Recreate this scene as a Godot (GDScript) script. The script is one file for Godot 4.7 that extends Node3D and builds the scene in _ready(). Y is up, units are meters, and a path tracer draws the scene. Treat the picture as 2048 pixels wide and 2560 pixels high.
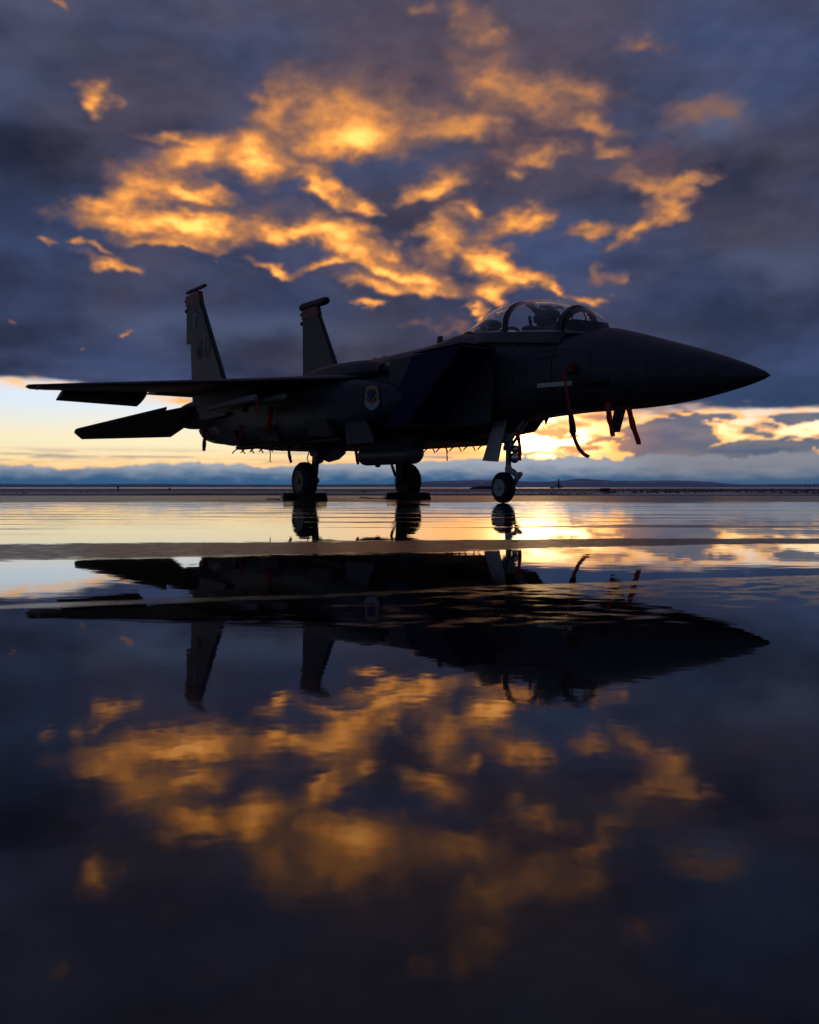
extends Node3D
# A parked twin-tailed jet on a wet apron at sunset. y up, metres. The camera stands at x = 0, z = 0 and looks along -z.

const EYE := 0.294                       # height of the lens above the tarmac
const PIER := "pieces"
var M := {}
var used := {}
var fine := FastNoiseLite.new()
var broad := FastNoiseLite.new()

# ---------------------------------------------------------------- mesh helper
class Mesher:
	var v := PackedVector3Array()
	func tri(a: Vector3, b: Vector3, c: Vector3) -> void:
		v.append(a); v.append(b); v.append(c)
	func quad(a: Vector3, b: Vector3, c: Vector3, d: Vector3) -> void:
		tri(a, b, c); tri(a, c, d)
	func orient(from: int) -> void:              # outside faces run clockwise
		var mid := Vector3.ZERO
		for i in range(from, v.size()): mid += v[i]
		mid /= maxf(1.0, v.size() - from)
		var vol := 0.0
		for i in range(from, v.size(), 3): vol += (v[i] - mid).dot((v[i + 1] - mid).cross(v[i + 2] - mid))
		if vol > 0.0:
			for i in range(from, v.size(), 3):
				var t := v[i + 1]
				v[i + 1] = v[i + 2]
				v[i + 2] = t
	func loft(rings: Array, cap := true, closed := true) -> void:
		var from := v.size()
		for k in rings.size() - 1:
			var a: PackedVector3Array = rings[k]
			var b: PackedVector3Array = rings[k + 1]
			var n := a.size()
			for i in (n if closed else n - 1):
				quad(a[i], a[(i + 1) % n], b[(i + 1) % n], b[i])
		if cap:
			for e in 2:
				var r: PackedVector3Array = rings[0] if e == 0 else rings[rings.size() - 1]
				var c := Vector3.ZERO
				for p in r: c += p
				c /= r.size()
				for i in r.size():
					if e == 0: tri(c, r[(i + 1) % r.size()], r[i])
					else: tri(c, r[i], r[(i + 1) % r.size()])
		orient(from)
	func box(c: Vector3, s: Vector3, b := Basis.IDENTITY, bevel := 0.0) -> void:
		var from := v.size()
		var h := s * 0.5
		var w := minf(bevel, minf(h.x, minf(h.y, h.z)) * 0.9)
		if w <= 0.0:
			for ax in 3:
				for sg in [-1.0, 1.0]:
					var n := Vector3.ZERO; n[ax] = sg
					var p := Vector3.ZERO; p[(ax + 1) % 3] = 1.0
					var q := Vector3.ZERO; q[(ax + 2) % 3] = 1.0
					if sg < 0.0:
						var t := p; p = q; q = t
					quad(c + b * ((n + p + q) * h), c + b * ((n + p - q) * h), c + b * ((n - p - q) * h), c + b * ((n - p + q) * h))
		else:
			var rings := []
			for lv in [[-h.y, w], [-h.y + w, 0.0], [h.y - w, 0.0], [h.y, w]]:
				var r := PackedVector3Array()
				var x: float = h.x - lv[1]
				var z: float = h.z - lv[1]
				for p in [[x - w, z], [x, z - w], [x, -z + w], [x - w, -z], [-x + w, -z], [-x, -z + w], [-x, z - w], [-x + w, z]]:
					r.append(c + b * Vector3(p[0], lv[0], p[1]))
				rings.append(r)
			loft(rings)
			return
		orient(from)
	func tube(pts: Array, radii, n := 8) -> void:
		var rings := []
		var up := Vector3(0.31, 0.77, 0.55).normalized()
		for i in pts.size():
			var d: Vector3 = (pts[mini(i + 1, pts.size() - 1)] - pts[maxi(i - 1, 0)]).normalized()
			var x := (up - d * up.dot(d)).normalized()
			var y := d.cross(x)
			up = x
			var rr: float = radii[i] if radii is Array else radii
			var r := PackedVector3Array()
			for k in n:
				var t := TAU * k / n
				r.append(pts[i] + (x * cos(t) + y * sin(t)) * rr)
			rings.append(r)
		loft(rings)
	func strap(pts: Array, across: Vector3, w: float, t: float) -> void:   # a flat ribbon with thickness
		var rings := []
		for i in pts.size():
			var d: Vector3 = (pts[mini(i + 1, pts.size() - 1)] - pts[maxi(i - 1, 0)]).normalized()
			var a := (across - d * across.dot(d)).normalized()
			var n := d.cross(a)
			rings.append(PackedVector3Array([pts[i] + a * w + n * t, pts[i] - a * w + n * t, pts[i] - a * w - n * t, pts[i] + a * w - n * t]))
		loft(rings)
	func lathe(prof: Array, o: Vector3, dir: Vector3, n := 24, cap := true) -> void:   # prof: [along, radius]
		var d := dir.normalized()
		var x := d.cross(Vector3.UP if absf(d.y) < 0.9 else Vector3.RIGHT).normalized()
		var y := d.cross(x)
		var rings := []
		for p in prof:
			var r := PackedVector3Array()
			for k in n:
				var t := TAU * k / n
				r.append(o + d * p[0] + (x * cos(t) + y * sin(t)) * maxf(p[1], 0.0004))
			rings.append(r)
		loft(rings, cap)
	func slab(poly: Array, off: Vector3) -> void:    # a flat polygon of 3D points (convex or fan-able by triangulation in its plane), thickened by off
		var from := v.size()
		var nrm := off.normalized()
		var x: Vector3 = (poly[1] - poly[0]).normalized()
		var y := nrm.cross(x).normalized()
		var flat := PackedVector2Array()
		for p in poly: flat.append(Vector2((p - poly[0]).dot(x), (p - poly[0]).dot(y)))
		var idx := Geometry2D.triangulate_polygon(flat)
		for i in range(0, idx.size(), 3):
			tri(poly[idx[i]] + off, poly[idx[i + 1]] + off, poly[idx[i + 2]] + off)
			tri(poly[idx[i]], poly[idx[i + 2]], poly[idx[i + 1]])
		var flip := false
		if idx.size() > 2:
			var s0: Vector3 = (poly[idx[1]] - poly[idx[0]]).cross(poly[idx[2]] - poly[idx[0]])
			flip = s0.dot(nrm) > 0.0
		var area := 0.0
		for i in flat.size(): area += flat[i].cross(flat[(i + 1) % flat.size()])
		for i in poly.size():
			var a: Vector3 = poly[i]
			var b: Vector3 = poly[(i + 1) % poly.size()]
			if (area > 0.0) == flip: quad(a, b, b + off, a + off)
			else: quad(a, a + off, b + off, b)
		orient(from)
	func build(crease := 38.0) -> ArrayMesh:
		var limit := cos(deg_to_rad(crease))
		var nt := v.size() / 3
		var fn := PackedVector3Array(); fn.resize(nt)
		var fw := PackedVector3Array(); fw.resize(nt)
		var near := {}
		for t in nt:
			var c := -(v[t * 3 + 1] - v[t * 3]).cross(v[t * 3 + 2] - v[t * 3])
			fw[t] = c
			fn[t] = c.normalized()
			for k in 3:
				var key := Vector3i((v[t * 3 + k] * 4000.0).round())
				if not near.has(key): near[key] = PackedInt32Array()
				near[key].append(t)
		var nn := PackedVector3Array(); nn.resize(v.size())
		var uv := PackedVector2Array(); uv.resize(v.size())
		for t in nt:
			for k in 3:
				var s := Vector3.ZERO
				for o in near[Vector3i((v[t * 3 + k] * 4000.0).round())]:
					if fn[o].dot(fn[t]) > limit: s += fw[o]
				s = s.normalized()
				nn[t * 3 + k] = s if s.length() > 0.5 else Vector3.UP
				uv[t * 3 + k] = Vector2(v[t * 3 + k].x, v[t * 3 + k].y)
		var arr := []
		arr.resize(Mesh.ARRAY_MAX)
		arr[Mesh.ARRAY_VERTEX] = v
		arr[Mesh.ARRAY_NORMAL] = nn
		arr[Mesh.ARRAY_TEX_UV] = uv
		var m := ArrayMesh.new()
		m.add_surface_from_arrays(Mesh.PRIMITIVE_TRIANGLES, arr)
		return m

# ---------------------------------------------------------------- naming helpers
func numbered(called: String) -> String:
	var n: int = used.get(called, 0)
	used[called] = n + 1
	return called if n == 0 else "%s_%03d" % [called, n]

func obj(called: String, st, mat: Material, parent: Node3D = null, crease := 38.0) -> MeshInstance3D:
	var o := MeshInstance3D.new()
	o.mesh = st.build(crease) if st is Mesher else st
	o.material_override = mat
	if parent == null:
		o.name = numbered(called)
		add_child(o, true)
	else:
		var nm := called
		var n := 0
		while parent.has_node(NodePath(nm)):
			n += 1
			nm = "%s_%03d" % [called, n]
		o.name = nm
		parent.add_child(o, true)
	return o

func tag(o: Node, label: String, category: String, group := "") -> void:
	o.set_meta("label", label)
	o.set_meta("category", category)
	if group: o.set_meta("group", group)

func thing(called: String, label: String, category: String, at: Transform3D, group := "") -> Node3D:
	var o := Node3D.new()
	o.name = numbered(called)
	add_child(o, true)
	o.transform = at
	tag(o, label, category, group)
	return o

func struct(o: Node, label := "", category := "") -> void:
	o.set_meta("kind", "structure")
	if label: o.set_meta("label", label)
	if category: o.set_meta("category", category)

func part(called: String, parent: Node3D) -> Node3D:
	var o := Node3D.new()
	var nm := called
	var n := 0
	while parent.has_node(NodePath(nm)):
		n += 1
		nm = "%s_%03d" % [called, n]
	o.name = nm
	parent.add_child(o, true)
	return o

func mat(lin: Color, rough := 0.6, metal := 0.0, spec := 0.5) -> StandardMaterial3D:
	var m := StandardMaterial3D.new()
	m.albedo_color = lin.linear_to_srgb()
	m.roughness = rough
	m.metallic = metal
	m.metallic_specular = spec
	return m

func srgb(r: float, g: float, b: float) -> Vector3:
	var c := Color(r / 255.0, g / 255.0, b / 255.0).srgb_to_linear()
	return Vector3(c.r, c.g, c.b)

# ---------------------------------------------------------------- _ready
func _ready() -> void:
	for n in [fine, broad]:
		n.noise_type = FastNoiseLite.TYPE_SIMPLEX_SMOOTH
		n.fractal_type = FastNoiseLite.FRACTAL_FBM
	fine.seed = 7; fine.fractal_octaves = 5; fine.frequency = 1.0
	broad.seed = 21; broad.fractal_octaves = 3; broad.frequency = 1.0
	camera()
	sky()
	sun()
	materials()
	ground()
	hills()
	jet()
	ground_gear()
	far_things()

func camera() -> void:
	var cam := Camera3D.new()
	cam.name = "camera"
	cam.position = Vector3(0, EYE, 0)
	cam.near = 0.05
	cam.far = 40000.0
	cam.projection = Camera3D.PROJECTION_FRUSTUM
	cam.keep_aspect = Camera3D.KEEP_HEIGHT
	cam.size = 2.0 * cam.near * 1078.0 / 1954.0
	cam.frustum_offset = Vector2(0, -52.5 / 1954.0 * cam.near)
	add_child(cam)
	cam.current = true

func sun() -> void:
	var s := DirectionalLight3D.new()      # low behind the clouds, over the nose wheel
	s.name = "sun"
	s.light_energy = 0.001
	s.light_color = Color(1.0, 0.78, 0.5)
	s.light_angular_distance = 4.0
	s.shadow_enabled = true
	add_child(s)
	var az := deg_to_rad(7.9)
	var el := deg_to_rad(2.6)
	var to := Vector3(sin(az) * cos(el), sin(el), -cos(az) * cos(el))
	s.look_at_from_position(to * 100.0, Vector3.ZERO, Vector3.UP)

# ---------------------------------------------------------------- sky
const SW := 4096
const SH := 2048
var lit := PackedFloat32Array()
var lw := 0
var lh := 0
var laz := -34.0      # the part of the sky where the sunlit clouds are: degrees of azimuth and elevation
var lel := 31.0

# one sunlit patch of cloud: azimuth, elevation, half sizes (degrees), lean (degrees, falling to the right), strength
func patch(a: float, e: float, ra: float, re: float, lean: float, k: float) -> void:
	var ppd := SW / 360.0
	var big := maxf(ra, re) * 2.3 + 1.2
	var x0 := clampi(int((a - big - laz) * ppd), 0, lw - 1)
	var x1 := clampi(int((a + big - laz) * ppd), 0, lw - 1)
	var y0 := clampi(int((lel - e - big) * ppd), 0, lh - 1)
	var y1 := clampi(int((lel - e + big) * ppd), 0, lh - 1)
	var c := cos(deg_to_rad(lean))
	var s := sin(deg_to_rad(lean))
	for y in range(y0, y1 + 1):
		for x in range(x0, x1 + 1):
			var i := y * lw + x
			var dx := laz + x / ppd + wx[i] - a
			var dy := e - (lel - y / ppd + wy[i])       # downwards
			var p := (dx * c + dy * s) / ra
			var q := (dy * c - dx * s) / re
			q *= 0.82 if q < 0.0 else 1.25              # soft above, firmer below
			var r := p * p + q * q
			if r < 5.0:
				var f := k * 1.02 * (exp(-0.85 * r) - 0.0142)
				lit[i] = lit[i] + f * (1.0 - minf(lit[i], 1.2) / 1.6)

var wx := PackedFloat32Array()
var wy := PackedFloat32Array()

func deck_edge(a: float) -> float:          # elevation of the underside of the cloud deck where it ends over the horizon
	var e := 5.0
	if a < -10.0: e = lerpf(5.1, 6.1, clampf((-10.0 - a) / 14.0, 0, 1))
	elif a < 5.0: e = lerpf(5.1, 4.55, (a + 10.0) / 15.0)
	else: e = 4.55
	return e

func sky_color(a: float, e: float, warm: float, gl: float) -> Vector3:
	# a, e: azimuth from the camera's axis and elevation in degrees; warm: sunlit cloud there; gl: 1 near the sunset falling to 0 far round
	var n1 := broad.get_noise_2d(a * 0.055 + 31.0, e * 0.11)
	var n2 := fine.get_noise_2d(a * 0.085, e * (0.20 + 0.25 * smoothstep(16.0, 7.0, e)) + 9.0)
	var n3 := fine.get_noise_2d(a * 0.35 + 50.0, e * 0.8)
	# the deck: slate, with bluer thinner places and mauve ones
	var dark := Vector3(0.030, 0.036, 0.078)
	var blue := Vector3(0.055, 0.081, 0.178)
	var mauve := Vector3(0.093, 0.075, 0.108)
	var high := clampf((e - 6.0) / 20.0, 0, 1)
	var t := clampf(0.45 + n1 * 0.9 + n2 * 0.75, 0, 1)
	var deck := dark.lerp(blue, t)
	var mv := clampf(0.12 + 0.22 * smoothstep(18.0, 30.0, e) + 0.55 * high * exp(-a * a / 500.0) + n2 * 0.45 - n1 * 0.4 - absf(a) * 0.004, 0, 0.85)
	deck = deck.lerp(mauve, mv)
	deck *= 1.0 + 0.16 * n3
	deck *= 0.98 - 0.22 * (1.0 - gl)
	if absf(a) < 30.0:                       # thinner, paler places and heavier ones
		for c in [[-8.0, 9.3, 6.5, 0.8, 0.45], [-15.0, 9.9, 4.0, 0.6, 0.35], [18.2, 20.4, 1.9, 1.2, 0.75], [21.5, 12.8, 3.5, 1.2, 0.45], [-22.0, 26.5, 3.5, 4.0, 0.35], [8.0, 29.0, 4.0, 1.5, 0.3], [13.0, 8.3, 5.0, 0.7, 0.35], [-22.0, 17.5, 3.5, 4.0, -0.40], [20.0, 9.5, 5.0, 2.2, -0.40], [-2.0, 16.0, 3.0, 1.0, -0.25], [19.5, 17.0, 3.0, 1.4, -0.30], [-12.0, 8.2, 8.0, 0.7, -0.2]]:
			var q: float = pow((a + n3 * 1.2 - c[0]) / c[2], 2.0) + pow((e + n2 * 1.4 - c[1]) / c[3], 2.0)
			if q < 4.0:
				var g: float = exp(-q) * c[4]
				if g > 0.0: deck = deck.lerp(Vector3(0.105, 0.135, 0.235), g)
				else: deck *= 1.0 + g
	deck = deck.lerp(Vector3(0.034, 0.070, 0.155), 0.65 * smoothstep(7.6, 5.2, e) * smoothstep(2.0, 12.0, a) * gl)
	# sunlit cloud on it
	if warm > 0.001:
		var c1 := Vector3(0.245, 0.128, 0.100)
		var c2 := Vector3(0.70, 0.275, 0.085)
		var c3 := Vector3(1.40, 0.50, 0.105)
		var c4 := Vector3(2.10, 0.88, 0.20)
		if warm < 0.25: deck = deck.lerp(c1, warm / 0.25)
		elif warm < 0.55: deck = c1.lerp(c2, (warm - 0.25) / 0.30)
		elif warm < 0.85: deck = c2.lerp(c3, (warm - 0.55) / 0.30)
		else: deck = c3.lerp(c4, clampf((warm - 0.85) / 0.35, 0, 1))
	if e > 8.5: return deck
	# the clear strip under the deck
	var far_off := 1.0 - gl
	var clear := Vector3(0.82, 0.92, 1.02).lerp(Vector3(1.10, 0.96, 0.62), clampf((4.9 - e) / 2.0, 0, 1))
	clear = clear.lerp(Vector3(1.25, 0.88, 0.42), clampf((2.6 - e) / 1.3, 0, 1))
	clear = clear.lerp(Vector3(0.16, 0.21, 0.30), far_off)
	var w := fine.get_noise_2d(a * 0.16 + 5.0, e * 0.9 + 70.0)
	var w2 := fine.get_noise_2d(a * 0.42 + 15.0, e * 1.6 + 30.0)
	var right := smoothstep(7.5, 11.0, a) * gl
	var band := clear
	# orange underside of the deck
	var ed := deck_edge(a) + w * 0.55 + w2 * 0.22
	var rim := exp(-pow((e - ed + 0.18) / 0.28, 2.0)) * (1.0 - 0.35 * right)
	band = band.lerp(Vector3(1.25, 0.60, 0.14).lerp(Vector3(0.3, 0.24, 0.25), far_off), clampf(rim * 0.95 * (0.65 + w2 * 0.9), 0, 1))
	# glare where the sun stands behind the clouds
	var g2 := pow((a - 8.3) / 2.3, 2.0) + pow((e - 2.9) / 1.05, 2.0)
	var g3 := pow((a - 8.3) / 9.0, 2.0) + pow((e - 2.6) / 2.4, 2.0)
	band = band.lerp(Vector3(1.30, 0.50, 0.10), 0.95 * exp(-g3 * 0.7))
	band += Vector3(1.0, 0.68, 0.30) * 9.0 * exp(-g2) + Vector3(1.2, 0.40, 0.03) * 0.4 * exp(-g3)
	var gR := exp(-pow((a - 18.6) / 2.2, 2.0) - pow((e - 3.0) / 0.75, 2.0)) + 0.7 * exp(-pow((a - 23.4) / 2.0, 2.0) - pow((e - 3.2) / 0.5, 2.0))
	band += Vector3(0.75, 0.42, 0.10) * gR
	# broken grey-blue cumulus in the strip to the right
	if a > 4.0 and a < 70.0:
		var m := 0.0
		for c in [[15.7, 3.05, 2.8, 0.95, 1.15], [15.0, 2.2, 2.4, 0.75, 1.0], [21.3, 2.35, 3.2, 0.42, 0.95], [9.6, 3.75, 1.5, 0.30, 0.5], [12.0, 2.9, 1.2, 0.22, 0.6], [12.0, 4.2, 1.6, 0.30, 0.6], [17.2, 4.1, 2.6, 0.28, 0.75], [22.6, 3.95, 2.0, 0.32, 0.8], [25.5, 2.6, 2.2, 0.5, 0.9], [19.0, 1.9, 5.0, 0.5, 1.0], [20.8, 3.3, 0.9, 0.5, 0.6], [9.0, 2.0, 1.6, 0.16, 0.5], [30.0, 3.2, 3.0, 0.7, 1.0], [38.0, 2.9, 4.0, 0.8, 1.0], [6.8, 3.95, 0.8, 0.22, 0.4], [8.4, 3.35, 1.5, 0.24, 0.85], [10.5, 2.35, 1.3, 0.22, 0.9], [9.7, 3.0, 0.9, 0.16, 0.7], [7.6, 2.15, 1.4, 0.13, 0.7]]:
			var r: float = pow((a + w * 0.9 - c[0]) / c[2], 2.0) + pow((e + w2 * 0.35 + w * 0.2 - c[1]) / c[3], 2.0)
			m = maxf(m, c[4] * clampf(1.45 - r, 0, 1))
		m += 0.22 * right * clampf(w * 2.0 + 0.1, 0, 1)
		var cm := smoothstep(0.12, 0.66, m + w2 * 0.34)
		var cu := Vector3(0.070, 0.118, 0.215).lerp(Vector3(0.175, 0.175, 0.22), clampf(0.5 + w * 1.5, 0, 1))
		cu = cu.lerp(Vector3(1.05, 0.40, 0.12), exp(-pow((a - 8.8) / 3.8, 2.0)) * 0.9)
		var edge := cm * (1.0 - cm) * 4.0
		band = band.lerp(cu, cm * 0.97)
		band = band.lerp(Vector3(1.5, 0.70, 0.18), clampf(edge * 0.95 * exp(-pow((a - 15.0) / 12.0, 2.0)), 0, 1))
	# thin dark streaks in the clear part
	var st := smoothstep(0.10, 0.34, fine.get_noise_2d(a * 0.075 + 3.0, e * 2.3 + 11.0)) * exp(-pow((e - 1.75) / 0.38, 2.0))
	band = band.lerp(Vector3(0.27, 0.25, 0.30), st * 0.8)
	var st2 := smoothstep(0.05, 0.3, fine.get_noise_2d(a * 0.09 + 43.0, e * 2.0 + 1.0)) * exp(-pow((e - 1.45) / 0.30, 2.0)) * gl
	band = band.lerp(Vector3(1.0, 0.60, 0.24), st2 * 0.8 * smoothstep(8.0, 2.0, a))
	# low bank of blue cloud along the horizon, its foot painted in hill-coloured haze
	var top := 1.22 + (0.35 * smoothstep(-9.0, -2.0, a)) + 0.28 * smoothstep(10.0, 18.0, a)
	var bl := fine.get_noise_2d(a * 0.17 + 90.0, 4.0)
	top += bl * 0.55 + maxf(0.0, fine.get_noise_2d(a * 0.8 + 10.0, 14.0)) * 0.5 * smoothstep(-0.15, 0.25, fine.get_noise_2d(a * 0.12 + 60.0, 2.0)) + w2 * 0.16
	var bank := smoothstep(top + 0.05, top - 0.10, e)
	var bc := Vector3(0.055, 0.165, 0.33).lerp(Vector3(0.40, 0.44, 0.51), clampf((e - 0.40) / 0.9 + w2 * 0.5, 0, 1))
	bc = bc.lerp(Vector3(0.22, 0.22, 0.255), 0.7 * smoothstep(10.0, 16.0, a) * clampf(e / 1.2 + 0.2 * w, 0, 1))
	bc = bc.lerp(Vector3(0.10, 0.13, 0.20), far_off)
	var be := exp(-pow((e - top - 0.05) / 0.09, 2.0)) * gl * (1.0 - right)
	band = band.lerp(Vector3(1.4, 0.78, 0.30), be * 0.75)
	band = band.lerp(bc, bank)
	var up := smoothstep(ed - 0.22, ed + 0.30, e + w2 * 0.18)
	return band.lerp(deck, up)

func sky() -> void:
	var ppd := SW / 360.0
	lw = int(68.0 * ppd)
	lh = int(34.0 * ppd)
	lit.resize(lw * lh); wx.resize(lw * lh); wy.resize(lw * lh)
	var wn := FastNoiseLite.new()
	wn.noise_type = FastNoiseLite.TYPE_SIMPLEX_SMOOTH
	wn.fractal_type = FastNoiseLite.FRACTAL_FBM
	wn.fractal_octaves = 5
	wn.fractal_gain = 0.55
	wn.frequency = 1.0
	wn.seed = 4
	for y in lh:
		for x in lw:
			var a := laz + x / ppd
			var e := lel - y / ppd
			var i := y * lw + x
			wx[i] = wn.get_noise_2d(a * 0.22, e * 0.42) * 1.5
			wy[i] = wn.get_noise_2d(a * 0.22 + 40.0, e * 0.36 + 17.0) * 0.85
	for p in [
			[-20.7, 26.0, 0.65, 0.29, 20, 0.39], [-18.7, 21.5, 0.84, 0.54, 8, 0.70], [-12.9, 19.0, 1.69, 0.88, -5, 0.84], [-9.4, 19.2, 1.49, 0.92, 12, 0.91], [-14.1, 19.9, 1.74, 0.25, 8, 0.42], [-13.0, 17.0, 1.87, 0.40, 5, 0.89],
			[-16.3, 16.7, 1.93, 0.83, -15, 0.59], [-18.6, 15.7, 1.55, 0.29, 0, 0.52], [-15.0, 15.0, 4.02, 0.63, 4, 0.84], [-12.9, 15.4, 1.87, 0.62, 0, 1.00], [-14.0, 14.1, 2.55, 0.24, 3, 0.68], [-7.7, 15.3, 2.06, 0.53, 6, 0.91],
			[-5.9, 18.2, 1.66, 0.47, 33, 0.70], [-4.6, 17.4, 1.17, 0.42, 15, 0.68], [-2.5, 16.6, 0.79, 0.36, 18, 0.70], [-4.5, 15.3, 1.71, 0.67, 8, 0.84], [-3.4, 14.2, 1.52, 0.48, 22, 0.84], [-8.5, 13.1, 1.25, 0.24, 10, 0.78],
			[-5.3, 13.5, 1.27, 0.29, -12, 0.73], [-1.4, 14.1, 0.89, 0.36, 20, 0.73], [-1.7, 13.1, 2.21, 0.29, 10, 0.87], [-1.8, 12.1, 1.85, 0.37, 8, 0.78], [-2.7, 11.2, 0.88, 0.17, 4, 0.84], [-3.7, 20.3, 2.94, 1.13, 0, 0.89],
			[-3.4, 20.3, 1.35, 0.64, 0, 0.47], [-8.4, 21.8, 1.01, 0.93, 30, 0.47], [-4.2, 22.1, 4.29, 1.33, 10, 0.32], [-21.2, 13.8, 0.73, 0.24, 14, 0.62], [-19.5, 13.9, 0.48, 0.17, 5, 0.47], [-18.2, 13.8, 0.49, 0.17, 10, 0.47],
			[-17.8, 13.0, 1.25, 0.29, 4, 0.84], [-16.1, 17.9, 1.71, 1.17, 0, 0.27], [3.6, 26.8, 1.52, 0.82, 30, 0.25], [0.4, 27.3, 0.69, 0.41, 0, 0.27], [4.3, 25.9, 0.98, 0.38, 0, 0.25], [14.3, 24.7, 1.97, 0.53, 5, 0.23],
			[4.9, 23.8, 1.83, 0.97, 20, 0.27], [2.0, 21.3, 1.35, 0.67, 0, 0.47], [4.2, 21.1, 1.27, 0.67, 0, 0.39], [10.1, 22.6, 2.15, 0.62, 10, 0.25], [6.6, 22.4, 2.19, 0.88, 15, 0.27], [10.7, 20.8, 1.43, 0.54, 8, 0.34],
			[17.8, 20.9, 2.46, 0.86, 12, 0.27], [7.9, 19.5, 1.50, 0.32, 5, 0.39], [11.9, 19.5, 0.99, 0.28, 15, 0.47], [6.4, 18.4, 0.88, 0.42, -20, 0.42], [1.4, 17.9, 1.67, 0.58, -6, 0.76], [0.2, 17.4, 1.03, 0.33, -10, 0.47],
			[14.4, 17.4, 2.08, 0.56, 14, 0.39], [16.9, 17.5, 1.40, 0.28, -8, 0.39], [15.8, 16.2, 0.96, 0.59, 0, 0.52], [13.9, 15.0, 1.58, 0.53, -22, 0.70], [10.9, 15.1, 1.00, 0.36, -4, 0.52], [6.6, 15.8, 1.75, 0.65, -12, 0.65],
			[7.9, 16.3, 1.01, 0.33, -10, 0.52], [3.6, 16.5, 0.74, 0.28, 15, 0.62], [2.3, 15.3, 0.89, 1.20, 25, 0.45], [1.5, 14.5, 1.13, 0.73, -10, 0.52], [4.8, 13.6, 1.66, 0.66, 25, 0.95], [6.5, 12.8, 1.51, 0.42, 20, 0.89],
			[8.9, 12.0, 0.87, 0.22, 14, 0.73], [11.2, 11.4, 0.78, 0.27, 8, 0.76], [4.9, 11.7, 0.98, 0.59, -8, 0.87], [5.6, 11.3, 0.63, 0.20, 0, 0.78], [4.3, 10.6, 0.73, 0.17, -4, 0.84], [0.8, 12.6, 1.53, 0.54, 14, 0.80],
			[1.5, 11.7, 1.03, 0.30, 14, 0.76], [11.6, 12.7, 0.52, 0.54, 20, 0.29], [12.6, 12.4, 0.56, 0.30, -10, 0.29], [3.4, 9.7, 2.21, 0.35, 5, 0.22], [0.5, 9.7, 1.48, 0.30, 5, 0.19], [-17.0, 9.0, 0.23, 0.13, 10, 0.52],
			[-19.9, 8.0, 0.22, 0.10, 0, 0.36], [-23.3, 9.0, 0.42, 0.15, 10, 0.27], [-23.1, 6.1, 0.83, 0.26, 0, 0.22], [6.9, 19.5, 6.07, 2.52, 0, 0.12], [-1.2, 23.9, 4.92, 2.37, 0, 0.10], [-8.8, 16.8, 2.89, 0.95, 0, 0.15],
			[4.3, 12.3, 2.20, 2.22, 0, 0.12], [-3.0, 13.4, 3.68, 1.47, 0, 0.12], [8.4, 23.4, 4.10, 1.74, 12, 0.12], [15.4, 18.9, 2.52, 1.39, 10, 0.12],
		]:
		patch(p[0], p[1], p[2], p[3], p[4], p[5])
	var frame := Image.create(1024, SH / 4, false, Image.FORMAT_RGBF)
	var data := PackedFloat32Array()
	data.resize(1024 * (SH / 4) * 3)
	var k := 0
	for y in SH / 4:                                      # the whole sky, coarsely
		var e := 90.0 - (y + 0.5) * 180.0 / (SH / 4)
		for x in 1024:
			var a := (x + 0.5) * 360.0 / 1024.0 - 180.0
			var c := Vector3(0.07, 0.08, 0.11)
			if e > -1.0:
				var gl := 0.5 + 0.5 * cos(deg_to_rad(clampf(absf(a - 4.0) * 1.7, 0.0, 180.0)))
				gl = gl * gl * (3.0 - 2.0 * gl)
				var wm := clampf(fine.get_noise_2d(a * 0.09, e * 0.15 + 3.0) * 1.5 - 0.15, 0.0, 0.5) * exp(-a * a / 3000.0) * smoothstep(60.0, 34.0, e) * 0.6
				c = sky_color(a, maxf(e, 0.0), wm, gl)
				if absf(a) > 130.0:                           # meets itself behind the camera
					c = c.lerp(sky_color(a - 360.0 * signf(a), maxf(e, 0.0), 0.0, gl), (absf(a) - 130.0) / 100.0)
			data[k] = c.x; data[k + 1] = c.y; data[k + 2] = c.z
			k += 3
	frame = Image.create_from_data(1024, SH / 4, false, Image.FORMAT_RGBF, data.to_byte_array())
	frame.resize(SW, SH, Image.INTERPOLATE_BILINEAR)
	var sub := PackedFloat32Array()
	sub.resize(lw * lh * 3)
	k = 0
	for y in lh:                                          # where the sunset is, finely
		for x in lw:
			var a := laz + (x + 0.5) / ppd
			var e := lel - (y + 0.5) / ppd
			var i := y * lw + x
			var gl := 0.5 + 0.5 * cos(deg_to_rad(clampf(absf(a - 4.0) * 1.7, 0.0, 180.0)))
			gl = gl * gl * (3.0 - 2.0 * gl)
			var wm := 0.0
			if lit[i] > 0.002:
				var d := fine.get_noise_2d(a * 0.30 + 11.0, e * 0.62) * 0.62 + fine.get_noise_2d(a * 0.95, e * 1.9) * 0.36
				var l := minf(lit[i], 1.35)
				var soft := smoothstep(15.5, 19.5, e)
				wm = clampf(l * 1.05 + d * (0.10 + (0.62 - 0.22 * soft) * minf(l, 0.8)) - 0.07 + 0.03 * soft, 0.0, 1.3)
				wm *= smoothstep(0.0, 0.25, l)
			var c := sky_color(a, maxf(e, 0.0), wm, gl)
			sub[k] = c.x; sub[k + 1] = c.y; sub[k + 2] = c.z
			k += 3
	var near := Image.create_from_data(lw, lh, false, Image.FORMAT_RGBF, sub.to_byte_array())
	frame.blit_rect(near, Rect2i(0, 0, lw, lh), Vector2i(int((laz + 180.0) * ppd), int((90.0 - lel) * ppd)))
	var turned := Image.create(SW, SH, false, Image.FORMAT_RGBF)     # a panorama's edge lies towards -z
	turned.blit_rect(frame, Rect2i(0, 0, SW / 2, SH), Vector2i(SW / 2, 0))
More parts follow.
